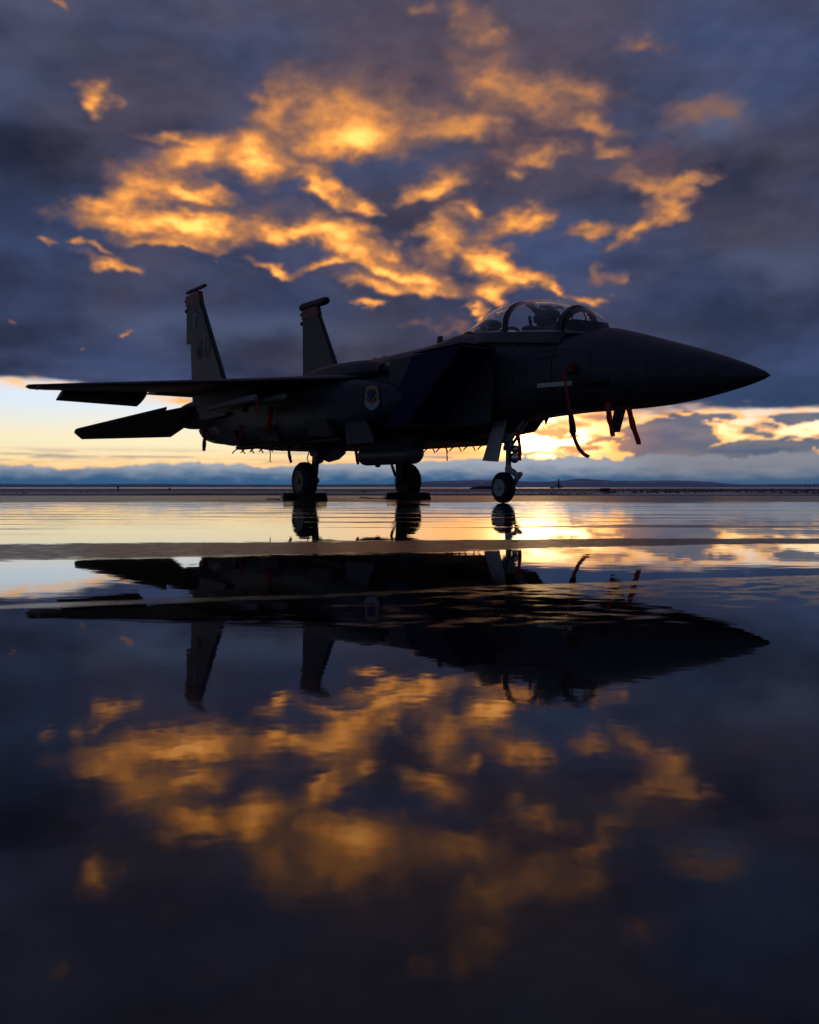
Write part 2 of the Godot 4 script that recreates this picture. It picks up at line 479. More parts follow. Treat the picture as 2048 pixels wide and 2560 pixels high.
	turned.blit_rect(frame, Rect2i(SW / 2, 0, SW / 2, SH), Vector2i(0, 0))
	var pm := PanoramaSkyMaterial.new()
	pm.panorama = ImageTexture.create_from_image(turned)
	pm.filter = true
	var s := Sky.new()
	s.sky_material = pm
	var env := Environment.new()
	env.background_mode = Environment.BG_SKY
	env.sky = s
	env.tonemap_mode = Environment.TONE_MAPPER_LINEAR
	env.tonemap_exposure = 1.0
	env.sdfgi_enabled = true
	env.fog_enabled = true                 # evening haze over the plain
	env.fog_density = 0.00003
	env.fog_light_color = Color(0.45, 0.68, 0.95)
	env.ssao_enabled = true
	env.ssil_enabled = true
	var we := WorldEnvironment.new()
	we.name = "world"
	we.environment = env
	add_child(we)

# ---------------------------------------------------------------- ground
# how wet the apron is at x, d metres (d = -z): 1 a smooth film of water, 0 merely damp
func wet(x: float, d: float) -> float:
	var n := fine.get_noise_2d(x * 0.33, d * 1.1)
	var s := fine.get_noise_2d(x * 1.3 + 60.0, d * 5.0)
	var w := 1.0
	# the crown of a paving lane, just out of the water
	var c1 := 4.66 + 0.20 * x + n * 0.22
	var h1 := clampf(0.42 - 0.07 * x, 0.15, 0.55) * (1.0 + 0.25 * s)
	w = minf(w, smoothstep(h1 - 0.07, h1 + 0.07, absf(d - c1) + s * 0.08 + 0.10 * fine.get_noise_2d(x * 5.0, d * 16.0)))
	# a thinner one nearer, with drying patches in front of it on the right
	var c2 := 2.62 + 0.27 * x + n * 0.14
	var h2 := 0.025 + 0.03 * s + 0.015 * absf(x)
	w = minf(w, 0.68 + 0.32 * smoothstep(h2 - 0.02, h2 + 0.04, absf(d - c2)))
	if d < c2:
		var far := smoothstep(1.80, 2.05, d - 0.14 * x) * smoothstep(-1.3, 0.4, x + n)
		var grain := fine.get_noise_2d(x * 7.0, d * 11.0) + 0.6 * n
		w = minf(w, 1.0 - far * clampf(0.16 + grain * 0.9, 0.0, 0.6))
	# streaks of shallow water further off
	if d > 5.0:
		var k := fine.get_noise_2d(x * 0.14 + 9.0, d * 1.4) + 0.4 * fine.get_noise_2d(x * 0.6, d * 3.2)
		w = minf(w, 1.0 - smoothstep(5.0, 7.0, d) * smoothstep(0.14, 0.40, k) * 0.75)
		var edge := 17.5 + n * 2.5
		w = minf(w, smoothstep(edge + 1.2, edge - 1.2, d))
	return w

func wave(x: float, d: float) -> float:      # height of the ripples, in arbitrary units
	var h := fine.get_noise_2d(x * 0.8, d * 1.7 + 100.0) * smoothstep(1.2, 3.5, d) + 0.35 * fine.get_noise_2d(x * 3.5 + 20.0, d * 6.0)
	if d < 2.2: h += (0.16 * broad.get_noise_2d(x * 28.0, d * 28.0) + 0.09 * fine.get_noise_2d(x * 2.2 + 5.0, d * 13.0)) * smoothstep(2.2, 1.2, d)
	return h

func sheet(called: String, x0: float, x1: float, d0: float, d1: float, nx: int, ny: int, y: float, ripple: float) -> void:
	var rough := PackedByteArray(); rough.resize(nx * ny)
	var alb := PackedByteArray(); alb.resize(nx * ny * 3)
	var nor := PackedByteArray(); nor.resize(nx * ny * 3)
	var hs := PackedFloat32Array(); hs.resize(nx * ny)
	var px := (x1 - x0) / nx
	var pd := (d1 - d0) / ny
	var i := 0
	for j in ny:
		var d := d1 - (j + 0.5) * pd
		for k in nx:
			var x := x0 + (k + 0.5) * px
			var w := wet(x, d)
			var g := fine.get_noise_2d(x * 9.0, d * 9.0) + 0.5 * fine.get_noise_2d(x * 24.0 + 7.0, d * 24.0)
			rough[i] = int(clampf(0.018 + (0.028 + 0.03 * g) * smoothstep(1.9, 1.0, d) + 0.30 * (1.0 - w) + 0.09 * g * (1.0 - w), 0.016, 1.0) * 255.0)
			var a := 0.014 + 0.055 * (1.0 - w) + 0.006 * g
			var c := Color(a * (1.05 + 0.35 * (1.0 - w)), a, a * (0.92 - 0.40 * (1.0 - w))).linear_to_srgb()
			alb[i * 3] = c.r8; alb[i * 3 + 1] = c.g8; alb[i * 3 + 2] = c.b8
			hs[i] = wave(x, d) + 0.5 * (1.0 - w) * broad.get_noise_2d(x * 26.0, d * 26.0)
			i += 1
	i = 0
	for j in ny:
		for k in nx:
			var hx := (hs[j * nx + mini(k + 1, nx - 1)] - hs[j * nx + maxi(k - 1, 0)]) / (2.0 * px)
			var hd := (hs[maxi(j - 1, 0) * nx + k] - hs[mini(j + 1, ny - 1) * nx + k]) / (2.0 * pd)
			var v := Vector3(-hx * 0.15, -hd * 0.15, 1.0).normalized()
			nor[i * 3] = int(v.x * 127.0 + 128.0); nor[i * 3 + 1] = int(v.y * 127.0 + 128.0); nor[i * 3 + 2] = int(v.z * 127.0 + 128.0)
			i += 1
	var m := StandardMaterial3D.new()
	m.albedo_texture = ImageTexture.create_from_image(Image.create_from_data(nx, ny, false, Image.FORMAT_RGB8, alb))
	m.roughness = 1.0
	m.roughness_texture = ImageTexture.create_from_image(Image.create_from_data(nx, ny, false, Image.FORMAT_L8, rough))
	m.roughness_texture_channel = BaseMaterial3D.TEXTURE_CHANNEL_RED
	m.metallic_specular = 0.50
	m.normal_enabled = true
	m.normal_texture = ImageTexture.create_from_image(Image.create_from_data(nx, ny, false, Image.FORMAT_RGB8, nor))
	m.normal_scale = ripple
	struct(obj(called, flat(x0, x1, d0, d1, y), m), "wet dark tarmac apron with a film of rain water mirroring the sky", "apron")

func flat(x0: float, x1: float, d0: float, d1: float, y: float) -> ArrayMesh:
	var arr := []
	arr.resize(Mesh.ARRAY_MAX)
	arr[Mesh.ARRAY_VERTEX] = PackedVector3Array([Vector3(x0, y, -d1), Vector3(x1, y, -d1), Vector3(x1, y, -d0), Vector3(x0, y, -d0)])
	arr[Mesh.ARRAY_NORMAL] = PackedVector3Array([Vector3.UP, Vector3.UP, Vector3.UP, Vector3.UP])
	arr[Mesh.ARRAY_TANGENT] = PackedFloat32Array([1, 0, 0, 1, 1, 0, 0, 1, 1, 0, 0, 1, 1, 0, 0, 1])
	arr[Mesh.ARRAY_TEX_UV] = PackedVector2Array([Vector2(0, 0), Vector2(1, 0), Vector2(1, 1), Vector2(0, 1)])
	arr[Mesh.ARRAY_INDEX] = PackedInt32Array([0, 1, 2, 0, 2, 3])
	var m := ArrayMesh.new()
	m.add_surface_from_arrays(Mesh.PRIMITIVE_TRIANGLES, arr)
	return m

func ground() -> void:
	sheet("apron", -5.0, 5.0, -0.6, 6.4, 1280, 1280, 0.0, 0.0011)
	sheet("apron", -30.0, 30.0, 6.4, 32.0, 1024, 1024, 0.0, 0.0058)
	# the tarmac beyond the sheets on either side and behind the camera
	var side := mat(Color(0.05, 0.048, 0.044), 0.3, 0.0, 0.71)
	struct(obj("apron", flat(-400.0, 400.0, -120.0, 156.0, -0.012), side))
	# snow and dead grass past the edge of the tarmac
	var nx := 1024
	var ny := 512
	var alb := PackedByteArray(); alb.resize(nx * ny * 3)
	var i := 0
	for j in ny:
		var d := 160.0 - (j + 0.5) * 128.0 / ny
		for k in nx:
			var x := -160.0 + (k + 0.5) * 320.0 / nx
			var n := fine.get_noise_2d(x * 0.035, d * 0.11)
			var s := fine.get_noise_2d(x * 0.35 + 8.0, d * 0.5)
			var snow := clampf(0.82 + n * 1.6 + s * 0.9, 0, 1)
			snow *= smoothstep(36.0, 40.0, d + n * 7.0) * (0.45 + 0.55 * smoothstep(70.0, 58.0, d + n * 14.0))
			if x > 6.0: snow *= 1.0 - 0.6 * smoothstep(0.0, 0.5, s + 0.3) * smoothstep(6.0, 20.0, x) * smoothstep(46.0, 52.0, d)
			snow = maxf(snow, 0.0)
			var c := Color(0.060, 0.050, 0.036).lerp(Color(0.80, 0.80, 0.83), smoothstep(0.25, 0.7, snow)).linear_to_srgb()
			alb[i * 3] = c.r8; alb[i * 3 + 1] = c.g8; alb[i * 3 + 2] = c.b8
			i += 1
	var m := StandardMaterial3D.new()
	m.albedo_texture = ImageTexture.create_from_image(Image.create_from_data(nx, ny, false, Image.FORMAT_RGB8, alb))
	m.roughness = 0.85
	struct(obj("snowy_field", flat(-160.0, 160.0, 32.0, 160.0, -0.004), m), "flat field of thin snow and dead grass beyond the tarmac", "field")
	var plain := mat(Color(0.66, 0.69, 0.74), 0.32, 0.0, 0.71)
	struct(obj("snow_plain", flat(-12000.0, 12000.0, 155.0, 14000.0, -0.03), plain), "pale snow plain reaching the foot of the mountains", "plain")

# ---------------------------------------------------------------- mountains
func ridge_range(called: String, label: String, d: float, depth: float, a0: float, a1: float, peak: float, lift: float, snow: float, sd: int) -> void:
	var rn := FastNoiseLite.new()
	rn.noise_type = FastNoiseLite.TYPE_SIMPLEX_SMOOTH
	rn.fractal_type = FastNoiseLite.FRACTAL_RIDGED
	rn.fractal_octaves = 5
	rn.frequency = 1.0
	rn.seed = sd
	var nx := 360
	var nz := 26
	var vs := PackedVector3Array()
	var cs := PackedColorArray()
	var idx := PackedInt32Array()
	for j in nz + 1:
		for k in nx + 1:
			var a := deg_to_rad(lerpf(a0, a1, float(k) / nx))
			var t := float(j) / nz
			var dd := d + depth * t
			var x := tan(a) * dd
			var r := 0.5 + 0.5 * rn.get_noise_2d(x / 2600.0, dd / 2600.0)
			var b := 0.5 + 0.5 * broad.get_noise_2d(x / 5200.0 + sd, 3.0)
			var env := sin(PI * clampf(t * 0.62 + 0.02, 0, 1)) * smoothstep(0.0, 0.3 if sd > 3 else 0.08, float(k) / nx) * smoothstep(1.0, 0.7 if sd > 3 else 0.92, float(k) / nx)
			var y := (peak * (0.25 + 0.95 * b) * (0.35 + 0.9 * r) + lift) * env
			vs.append(Vector3(x, y - 2.0, -dd))
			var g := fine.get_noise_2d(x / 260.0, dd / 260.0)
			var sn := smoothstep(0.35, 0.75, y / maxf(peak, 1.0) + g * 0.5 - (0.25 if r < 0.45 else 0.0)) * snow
			var c := Color(0.30, 0.43, 0.57).lerp(Color(0.80, 0.85, 0.92), clampf(sn, 0, 1))  # blue of the distant haze is put into the rock colour
			cs.append(c)
	for j in nz:
		for k in nx:
			var p := j * (nx + 1) + k
			idx.append_array([p, p + nx + 1, p + 1, p + 1, p + nx + 1, p + nx + 2])
	var st := SurfaceTool.new()
	st.begin(Mesh.PRIMITIVE_TRIANGLES)
	for p in vs.size():
		st.set_color(cs[p])
		st.add_vertex(vs[p])
	for p in idx: st.add_index(p)
	st.generate_normals()
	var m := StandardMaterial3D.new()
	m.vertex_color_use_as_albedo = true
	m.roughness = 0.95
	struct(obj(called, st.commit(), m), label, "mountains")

func hills() -> void:
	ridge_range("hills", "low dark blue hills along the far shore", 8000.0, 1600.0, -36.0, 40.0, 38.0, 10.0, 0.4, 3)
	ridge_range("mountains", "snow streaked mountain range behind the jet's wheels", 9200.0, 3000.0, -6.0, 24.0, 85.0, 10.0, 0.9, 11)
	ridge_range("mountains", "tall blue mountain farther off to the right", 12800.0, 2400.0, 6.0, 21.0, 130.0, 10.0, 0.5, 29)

# ---------------------------------------------------------------- the jet
# stations: s metres back from the nose tip, y up, z to starboard
func P(s: float, y: float, z: float) -> Vector3:
	return Vector3(9.0 - s, y, z)

var J := Transform3D()

func materials() -> void:
	J = Transform3D(Basis(Vector3.UP, deg_to_rad(-56.16)), Vector3(-0.191, 0, -19.876))
	var worn := NoiseTexture2D.new()
	worn.width = 512; worn.height = 512; worn.seamless = true
	var nz := FastNoiseLite.new()
	nz.seed = 3; nz.frequency = 0.012; nz.fractal_octaves = 5
	worn.noise = nz
	var ramp := Gradient.new()
	ramp.colors = PackedColorArray([Color(0.84, 0.84, 0.85), Color(1, 1, 1)])
	worn.color_ramp = ramp
	var paint := func(c: Color, r: float) -> StandardMaterial3D:
		var m := mat(c, r)
		m.metallic_specular = 0.42
		m.albedo_texture = worn
		m.uv1_triplanar = true
		m.uv1_scale = Vector3(0.45, 0.45, 0.45)
		return m
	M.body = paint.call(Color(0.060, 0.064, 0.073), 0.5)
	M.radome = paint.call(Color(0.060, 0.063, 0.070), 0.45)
	M.under = paint.call(Color(0.044, 0.047, 0.053), 0.55)
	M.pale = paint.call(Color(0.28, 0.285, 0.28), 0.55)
	M.leg = mat(Color(0.09, 0.09, 0.09), 0.5)
	M.door = paint.call(Color(0.62, 0.63, 0.59), 0.5)
	M.pod = paint.call(Color(0.11, 0.118, 0.118), 0.42)
	M.metal = mat(Color(0.28, 0.27, 0.26), 0.35, 0.85)
	M.burnt = mat(Color(0.10, 0.092, 0.085), 0.45, 0.7)
	M.dark = mat(Color(0.018, 0.018, 0.02), 0.7)
	M.black = mat(Color(0.012, 0.012, 0.013), 0.55)
	M.seat = mat(Color(0.03, 0.033, 0.03), 0.8)
	M.gear = mat(Color(0.50, 0.51, 0.50), 0.4)
	M.rubber = mat(Color(0.017, 0.017, 0.018), 0.75)
	M.rim = mat(Color(0.42, 0.45, 0.46), 0.4)
	M.hub = mat(Color(0.085, 0.088, 0.09), 0.5)
	M.spoke = mat(Color(0.30, 0.31, 0.32), 0.4)
	M.red = mat(Color(0.50, 0.022, 0.014), 0.75)
	M.reddark = mat(Color(0.15, 0.016, 0.010), 0.85)
	M.red.backlight = Color(0.8, 0.14, 0.08)
	M.redpaint = mat(Color(0.19, 0.028, 0.016), 0.5)
	M.orange = mat(Color(0.75, 0.23, 0.05), 0.6)
	M.cover = mat(Color(0.008, 0.009, 0.060), 0.85)
	M.strip = mat(Color(0.52, 0.60, 0.46), 0.5)
	M.white = mat(Color(0.40, 0.42, 0.42), 0.6)
	M.gold = mat(Color(0.50, 0.36, 0.12), 0.6)
	M.navy = mat(Color(0.03, 0.05, 0.16), 0.6)
	M.mark = mat(Color(0.020, 0.021, 0.024), 0.6)
	M.hose = mat(Color(0.05, 0.05, 0.05), 0.6)
	M.lens = mat(Color(0.55, 0.57, 0.6), 0.08, 0.9)
	var g := StandardMaterial3D.new()
	g.transparency = BaseMaterial3D.TRANSPARENCY_ALPHA
	g.albedo_color = Color(0.55, 0.52, 0.5, 0.03)
	g.roughness = 0.03
	g.metallic_specular = 0.6
	g.cull_mode = BaseMaterial3D.CULL_DISABLED
	M.glass = g

# a ring across the body: half width hw, top and bottom, squareness
func ring(s: float, yc: float, hw: float, top: float, bot: float, ex := 2.0, n := 36, z0 := 0.0, exb := 0.0) -> PackedVector3Array:
	var r := PackedVector3Array()
	for k in n:
		var t := TAU * k / n
		var c := cos(t)
		var q := sin(t)
		var e := ex if q >= 0.0 or exb == 0.0 else exb
		var z := signf(c) * pow(absf(c), 2.0 / e) * hw
		var y := pow(absf(q), 2.0 / e)
		r.append(P(s, yc + (y * (top - yc) if q >= 0.0 else -y * (yc - bot)), z0 + z))
	return r

func smooth_rings(keys: Array, steps: int) -> Array:       # keys: [s, yc, hw, top, bot, ex]; rounded between by a spline
	var out := []
	for i in keys.size() - 1:
		var a: Array = keys[maxi(i - 1, 0)]
		var b: Array = keys[i]
		var c: Array = keys[i + 1]
		var d: Array = keys[mini(i + 2, keys.size() - 1)]
		for j in steps + (1 if i == keys.size() - 2 else 0):
			var t := float(j) / steps
			var p := []
			for k in b.size():
				var h0: float = c[0] - b[0]
				var m0: float = (c[k] - a[k]) / maxf(c[0] - a[0], 0.001) * h0
				var m1: float = (d[k] - b[k]) / maxf(d[0] - b[0], 0.001) * h0
				var t2 := t * t
				var t3 := t2 * t
				p.append((2 * t3 - 3 * t2 + 1) * b[k] + (t3 - 2 * t2 + t) * m0 + (-2 * t3 + 3 * t2) * c[k] + (t3 - t2) * m1)
			out.append(ring(p[0], p[1], p[2], p[3], p[4], p[5], 36, p[6] if p.size() > 6 else 0.0))
	return out

func wing_ring(z: float, le: float, te: float, yle: float, yte: float, th: float) -> PackedVector3Array:
	var r := PackedVector3Array()
	var xs := [0.0, 0.012, 0.05, 0.15, 0.32, 0.55, 0.78, 1.0]
	var hs := [0.0, 0.36, 0.64, 0.90, 1.0, 0.86, 0.5, 0.06]
	for i in 8: r.append(P(lerpf(le, te, xs[i]), lerpf(yle, yte, xs[i]) + hs[i] * th * 0.5, z))
	for i in range(7, 0, -1): r.append(P(lerpf(le, te, xs[i]), lerpf(yle, yte, xs[i]) - hs[i] * th * 0.5, z))
	return r

func sill(s: float) -> float:
	return 2.80 + (s - 3.54) * 0.133

func crest(s: float) -> float:          # top of the canopy glass along the centre line
	var pts := [[2.86, 2.82], [3.15, 3.06], [3.54, 3.285], [3.96, 3.435], [4.36, 3.54], [4.84, 3.595], [5.3, 3.60], [5.75, 3.54], [6.16, 3.44], [6.66, 3.28]]
	for i in pts.size() - 1:
		if s <= pts[i + 1][0]: return lerpf(pts[i][1], pts[i + 1][1], clampf((s - pts[i][0]) / (pts[i + 1][0] - pts[i][0]), 0, 1))
	return 3.26

func half_glass(s: float) -> float:
	return 0.46 * sqrt(clampf((s - 2.80) / 0.9, 0, 1)) * (1.0 - 0.82 * smoothstep(5.3, 6.7, s))

func arch(s: float, lean: float, n := 18, grow := 0.0) -> PackedVector3Array:      # an arch of the canopy at s, open at the sill
	var r := PackedVector3Array()
	var h := crest(s) - sill(s) + grow
	var w := half_glass(s) + grow
	for k in n + 1:
		var t := PI * k / n
		r.append(P(s + lean * (1.0 - sin(t)), sill(s) + sin(t) * h, cos(t) * w * (1.0 + 0.10 * sin(2.0 * t) * signf(cos(t)))))
	return r

func fin(root: Node3D, z: float) -> void:
	var side := signf(z)
	var f := part("vertical_fin", root)
	var zt := z + 0.06 * side
	var zz := func(y: float) -> float: return lerpf(z, zt, (y - 2.4) / 3.2)
	var solid := func(poly: Array, th: float) -> Mesher:       # poly of [s, y]: flat blade with thinner edges
		var b := Mesher.new()
		var pts := []
		for p in poly: pts.append(P(p[0], p[1], zz.call(p[1]) - th * 0.5))
		b.slab(pts, Vector3(0, 0, th))
		return b
	obj("blade", solid.call([[13.9, 2.45], [14.5, 3.06], [15.93, 5.22], [16.62, 5.22], [16.62, 4.25], [16.55, 2.45]], 0.13), M.body, f)
	obj("leading_edge", solid.call([[13.83, 2.45], [14.44, 3.07], [15.90, 5.25], [15.97, 5.2], [14.56, 3.03], [13.98, 2.42]], 0.07), M.body, f)
	obj("coloured_tip_band", solid.call([[15.90, 5.225], [16.03, 5.52], [16.94, 5.50], [16.93, 5.225]], 0.126), M.redpaint, f).set_meta("label", "dull red band across the fin tip")
	if side > 0:
		obj("rudder", solid.call([[16.625, 5.22], [16.95, 5.22], [17.0, 4.22], [16.625, 4.23]], 0.07), M.body, f)
	else:
		var rd := obj("rudder", solid.call([[16.625, 5.22], [16.93, 5.22], [16.83, 3.4], [16.625, 3.4]], 0.07), M.body, f)
		rd.position = Vector3(0, 0, 0)
	obj("trailing_edge", solid.call([[16.555, 2.45], [16.6, 4.22], [16.66, 4.22], [16.60, 2.45]], 0.06), M.body, f)
	var pod := Mesher.new()
	if side > 0:
		pod.lathe([[0.0, 0.012], [0.05, 0.035], [0.2, 0.05], [1.2, 0.052], [1.42, 0.04], [1.46, 0.01]], P(15.56, 5.60, zz.call(5.6)), Vector3(-1, 0.015, 0), 14)
	else:
		pod.lathe([[0.0, 0.03], [0.06, 0.085], [0.2, 0.115], [1.5, 0.115], [1.66, 0.09], [1.72, 0.03]], P(15.42, 5.58, zz.call(5.6)), Vector3(-1, 0.02, 0), 18)
	obj("tip_pod", pod, M.black, f)
	for y in [5.40, 5.13]:
		var lamp := Mesher.new()
		lamp.lathe([[0.0, 0.03], [0.05, 0.055], [0.2, 0.06], [0.27, 0.03]], P(16.84, y, zz.call(y)), Vector3(-1, 0, 0), 10)
		obj("rear_fairing", lamp, M.black, f)
	# unit letters and badge on the outer face
	if side > 0:
		var flatten := Basis(Vector3(1, 0, 0), Vector3(0.09, 1, 0), Vector3(0, 0, 1))
		for c in [["M", 15.98], ["O", 15.42]]:
			var tm := TextMesh.new()
			tm.text = c[0]
			var sf := SystemFont.new()
			sf.font_names = PackedStringArray(["Droid Sans Mono"])
			tm.font = sf
			tm.font_size = 64
			tm.pixel_size = 0.0112
			tm.depth = 0.006
			var l := obj("letter", tm, M.mark, f)
			l.transform = Transform3D(flatten, P(c[1] - 0.02, 3.95, zz.call(3.95) + 0.067))
		var sh := obj("badge", badge(0.21, 0.46), M.white, f)
		sh.transform = Transform3D(flatten, P(16.25, 4.78, zz.call(4.78) + 0.066))
		var inn := obj("badge_device", badge(0.13, 0.26), M.body, f)
		inn.transform = Transform3D(flatten, P(16.23, 4.74, zz.call(4.74) + 0.073))
		var top := obj("badge_device", badge(0.08, 0.10), M.body, f)
		top.transform = Transform3D(flatten, P(16.22, 5.0, zz.call(5.0) + 0.073))

func badge(w: float, h: float) -> ArrayMesh:       # a heater-shield outline, flat, facing +z
	var b := Mesher.new()
	var pts := []
	for p in [[-0.36, 0.43], [-0.18, 0.49], [0.0, 0.5], [0.18, 0.49], [0.36, 0.43], [0.44, 0.25], [0.42, 0.05], [0.5, -0.12], [0.44, -0.28], [0.24, -0.42], [0.0, -0.5], [-0.24, -0.42], [-0.44, -0.28], [-0.5, -0.12], [-0.42, 0.05], [-0.44, 0.25]]:
		pts.append(Vector3(p[0] * w, p[1] * h, 0))
	b.slab(pts, Vector3(0, 0, 0.006))
	return b.build()

func wheel(parent: Node3D, at: Vector3, r: float, w: float, out: float, spokes: int) -> void:
	var dark_hub := spokes > 0
	var wl := part("wheel", parent)
	wl.position = at
	var t := Mesher.new()
	t.lathe([[-w * 0.5, r * 0.58], [-w * 0.52, r * 0.72], [-w * 0.44, r * 0.88], [-w * 0.27, r * 0.97], [0.0, r], [w * 0.27, r * 0.97], [w * 0.44, r * 0.88], [w * 0.52, r * 0.72], [w * 0.5, r * 0.58]], Vector3.ZERO, Vector3(0, 0, 1), 40)
	for g in [-0.2, 0.0, 0.2]:
		t.lathe([[g * w - 0.012, r * 1.003 - absf(g) * 0.02], [g * w + 0.012, r * 1.003 - absf(g) * 0.02]], Vector3.ZERO, Vector3(0, 0, 1), 40)
	obj("tyre", t, M.rubber, wl)
	var h := Mesher.new()
	var o := out * (w * 0.5 + 0.004)
	h.lathe([[0.0, r * 0.57], [out * 0.012, r * 0.56], [out * 0.008, r * 0.47], [-out * 0.03, r * 0.44], [-out * 0.05, r * 0.2], [-out * 0.0, r * 0.17], [out * 0.03, r * 0.12], [out * 0.035, 0.0]], Vector3(0, 0, o), Vector3(0, 0, 1), 32)
	obj("rim", h, M.hub if dark_hub else M.rim, wl)
	if not dark_hub:
		var c := Mesher.new()
		c.lathe([[0.0, r * 0.40], [out * 0.01, r * 0.36], [out * 0.012, 0.0]], Vector3(0, 0, o - out * 0.03), Vector3(0, 0, 1), 28)
		obj("hub_cap", c, M.hub, wl)
	for k in spokes:
		var a := TAU * k / spokes
		var s := Mesher.new()
		s.box(Vector3(cos(a) * r * 0.32, sin(a) * r * 0.32, o - out * 0.018), Vector3(r * 0.30, r * 0.10, 0.034), Basis(Vector3(0, 0, 1), a), 0.008)
		obj("spoke", s, M.spoke, wl)

func jet() -> void:
	var jt := thing("fighter_jet", "dark grey twin tailed fighter jet parked on the wet apron, nose to the right", "fighter jet", J)
	# --- nose and cockpit body
	var b := Mesher.new()
	b.loft(smooth_rings([[0.0, 1.79, 0.006, 1.797, 1.783, 2.0], [0.10, 1.80, 0.062, 1.865, 1.745, 2.0], [0.46, 1.84, 0.19, 2.03, 1.665, 2.0], [1.10, 1.92, 0.36, 2.275, 1.57, 2.0], [1.72, 1.99, 0.485, 2.485, 1.515, 2.0]], 6))
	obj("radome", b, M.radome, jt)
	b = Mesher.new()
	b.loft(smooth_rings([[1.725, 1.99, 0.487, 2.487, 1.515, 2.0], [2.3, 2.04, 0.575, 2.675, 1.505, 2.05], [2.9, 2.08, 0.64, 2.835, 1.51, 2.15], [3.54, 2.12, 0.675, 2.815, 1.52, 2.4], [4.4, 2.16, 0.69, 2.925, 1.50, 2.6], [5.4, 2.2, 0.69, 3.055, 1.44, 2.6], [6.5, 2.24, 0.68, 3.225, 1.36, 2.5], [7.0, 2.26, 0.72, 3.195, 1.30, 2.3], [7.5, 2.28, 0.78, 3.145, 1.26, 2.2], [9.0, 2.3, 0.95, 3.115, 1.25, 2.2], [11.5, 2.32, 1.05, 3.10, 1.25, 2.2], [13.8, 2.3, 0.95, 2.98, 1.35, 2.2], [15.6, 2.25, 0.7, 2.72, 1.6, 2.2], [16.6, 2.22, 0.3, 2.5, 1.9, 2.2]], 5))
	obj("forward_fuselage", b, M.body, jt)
	# --- body between the wings, with the engine bays
	b = Mesher.new()
	b.loft(smooth_rings([[6.75, 2.05, 1.53, 2.70, 1.33, 3.4], [7.6, 2.03, 1.62, 2.78, 1.26, 3.4], [9.0, 2.02, 1.70, 2.86, 1.19, 3.6], [11.5, 2.02, 1.72, 2.86, 1.17, 3.4], [13.4, 2.03, 1.68, 2.78, 1.19, 3.4], [15.0, 2.04, 1.55, 2.68, 1.29, 3.2], [16.3, 2.04, 1.38, 2.6, 1.42, 3.0]], 5))
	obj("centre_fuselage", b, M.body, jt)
	b = Mesher.new()
	b.box(P(9.3, 1.19, 0.0), Vector3(5.4, 0.05, 1.9), Basis.IDENTITY, 0.02)
	obj("belly_panel", b, M.under, jt)
	for side in [1.0, -1.0]:
		half(jt, side)
	# --- canopy
	var can := part("canopy", jt)
	b = Mesher.new()
	var rings := []
	for k in 15: rings.append(arch(lerpf(3.56, 6.66, k / 14.0), 0.0))
	b.loft(rings, false, false)
	obj("glass", b, M.glass, can)
	b = Mesher.new()
	rings = []
	for k in 15: rings.append(arch(lerpf(3.6, 6.62, k / 14.0), 0.0, 18, -0.022))
	b.loft(rings, false, false)
	obj("inner_glass", b, M.glass, can)
	for q in [[4.98, 0.045, 0.055], [6.63, 0.03, 0.03]]:
		b = Mesher.new()
		b.loft([arch(q[0] - q[1], 0.0, 22, 0.004), arch(q[0] - q[1], 0.0, 22, -q[2]), arch(q[0] + q[1], 0.0, 22, -q[2]), arch(q[0] + q[1], 0.0, 22, 0.004), arch(q[0] - q[1], 0.0, 22, 0.004)], false, false)
		obj("hoop", b, M.black, can)
	for sg in [1.0, -1.0]:
		b = Mesher.new()
		var rail := []
		for k in 13:
			var s := lerpf(3.5, 6.30, k / 12.0)
			var w := half_glass(s)
			rail.append(PackedVector3Array([P(s, sill(s) + 0.022, sg * (w - 0.012)), P(s, sill(s) + 0.022, sg * (w + 0.014)), P(s, sill(s) - 0.17, sg * (w + 0.135)), P(s, sill(s) - 0.17, sg * (w - 0.012))]))
		b.loft(rail)
		obj("sill_rail", b, M.body, can)
	var ws := part("windscreen", jt)
	b = Mesher.new()
	rings = []
	for k in 8: rings.append(arch(lerpf(2.9, 3.52, k / 7.0), 0.0))
	b.loft(rings, false, false)
	obj("glass", b, M.glass, ws)
	b = Mesher.new()
	b.loft([arch(3.50, 0.10, 22, 0.006), arch(3.50, 0.10, 22, -0.075), arch(3.60, 0.10, 22, -0.075), arch(3.60, 0.10, 22, 0.006), arch(3.50, 0.10, 22, 0.006)], false, false)
	obj("hoop", b, M.black, ws)
	# --- what is seen through the glass
	b = Mesher.new()
	b.loft([PackedVector3Array([P(3.06, 2.80, 0.16), P(3.06, 2.95, 0.12), P(3.06, 2.95, -0.12), P(3.06, 2.80, -0.16)]), PackedVector3Array([P(3.4, 2.80, 0.36), P(3.4, 3.02, 0.30), P(3.4, 3.02, -0.30), P(3.4, 2.80, -0.36)]), PackedVector3Array([P(3.82, 2.80, 0.40), P(3.82, 3.04, 0.34), P(3.82, 3.04, -0.34), P(3.82, 2.80, -0.40)]), PackedVector3Array([P(3.93, 2.80, 0.38), P(3.93, 2.93, 0.34), P(3.93, 2.93, -0.34), P(3.93, 2.80, -0.38)])])
	obj("instrument_hood", b, M.dark, jt)
	b = Mesher.new()
	b.tube([P(3.62, 3.0, 0.16), P(3.60, 3.14, 0.15), P(3.60, 3.22, 0.08), P(3.60, 3.24, 0.0), P(3.60, 3.22, -0.08), P(3.60, 3.14, -0.15), P(3.62, 3.0, -0.16)], 0.012, 6)
	obj("sight_frame", b, M.black, jt)
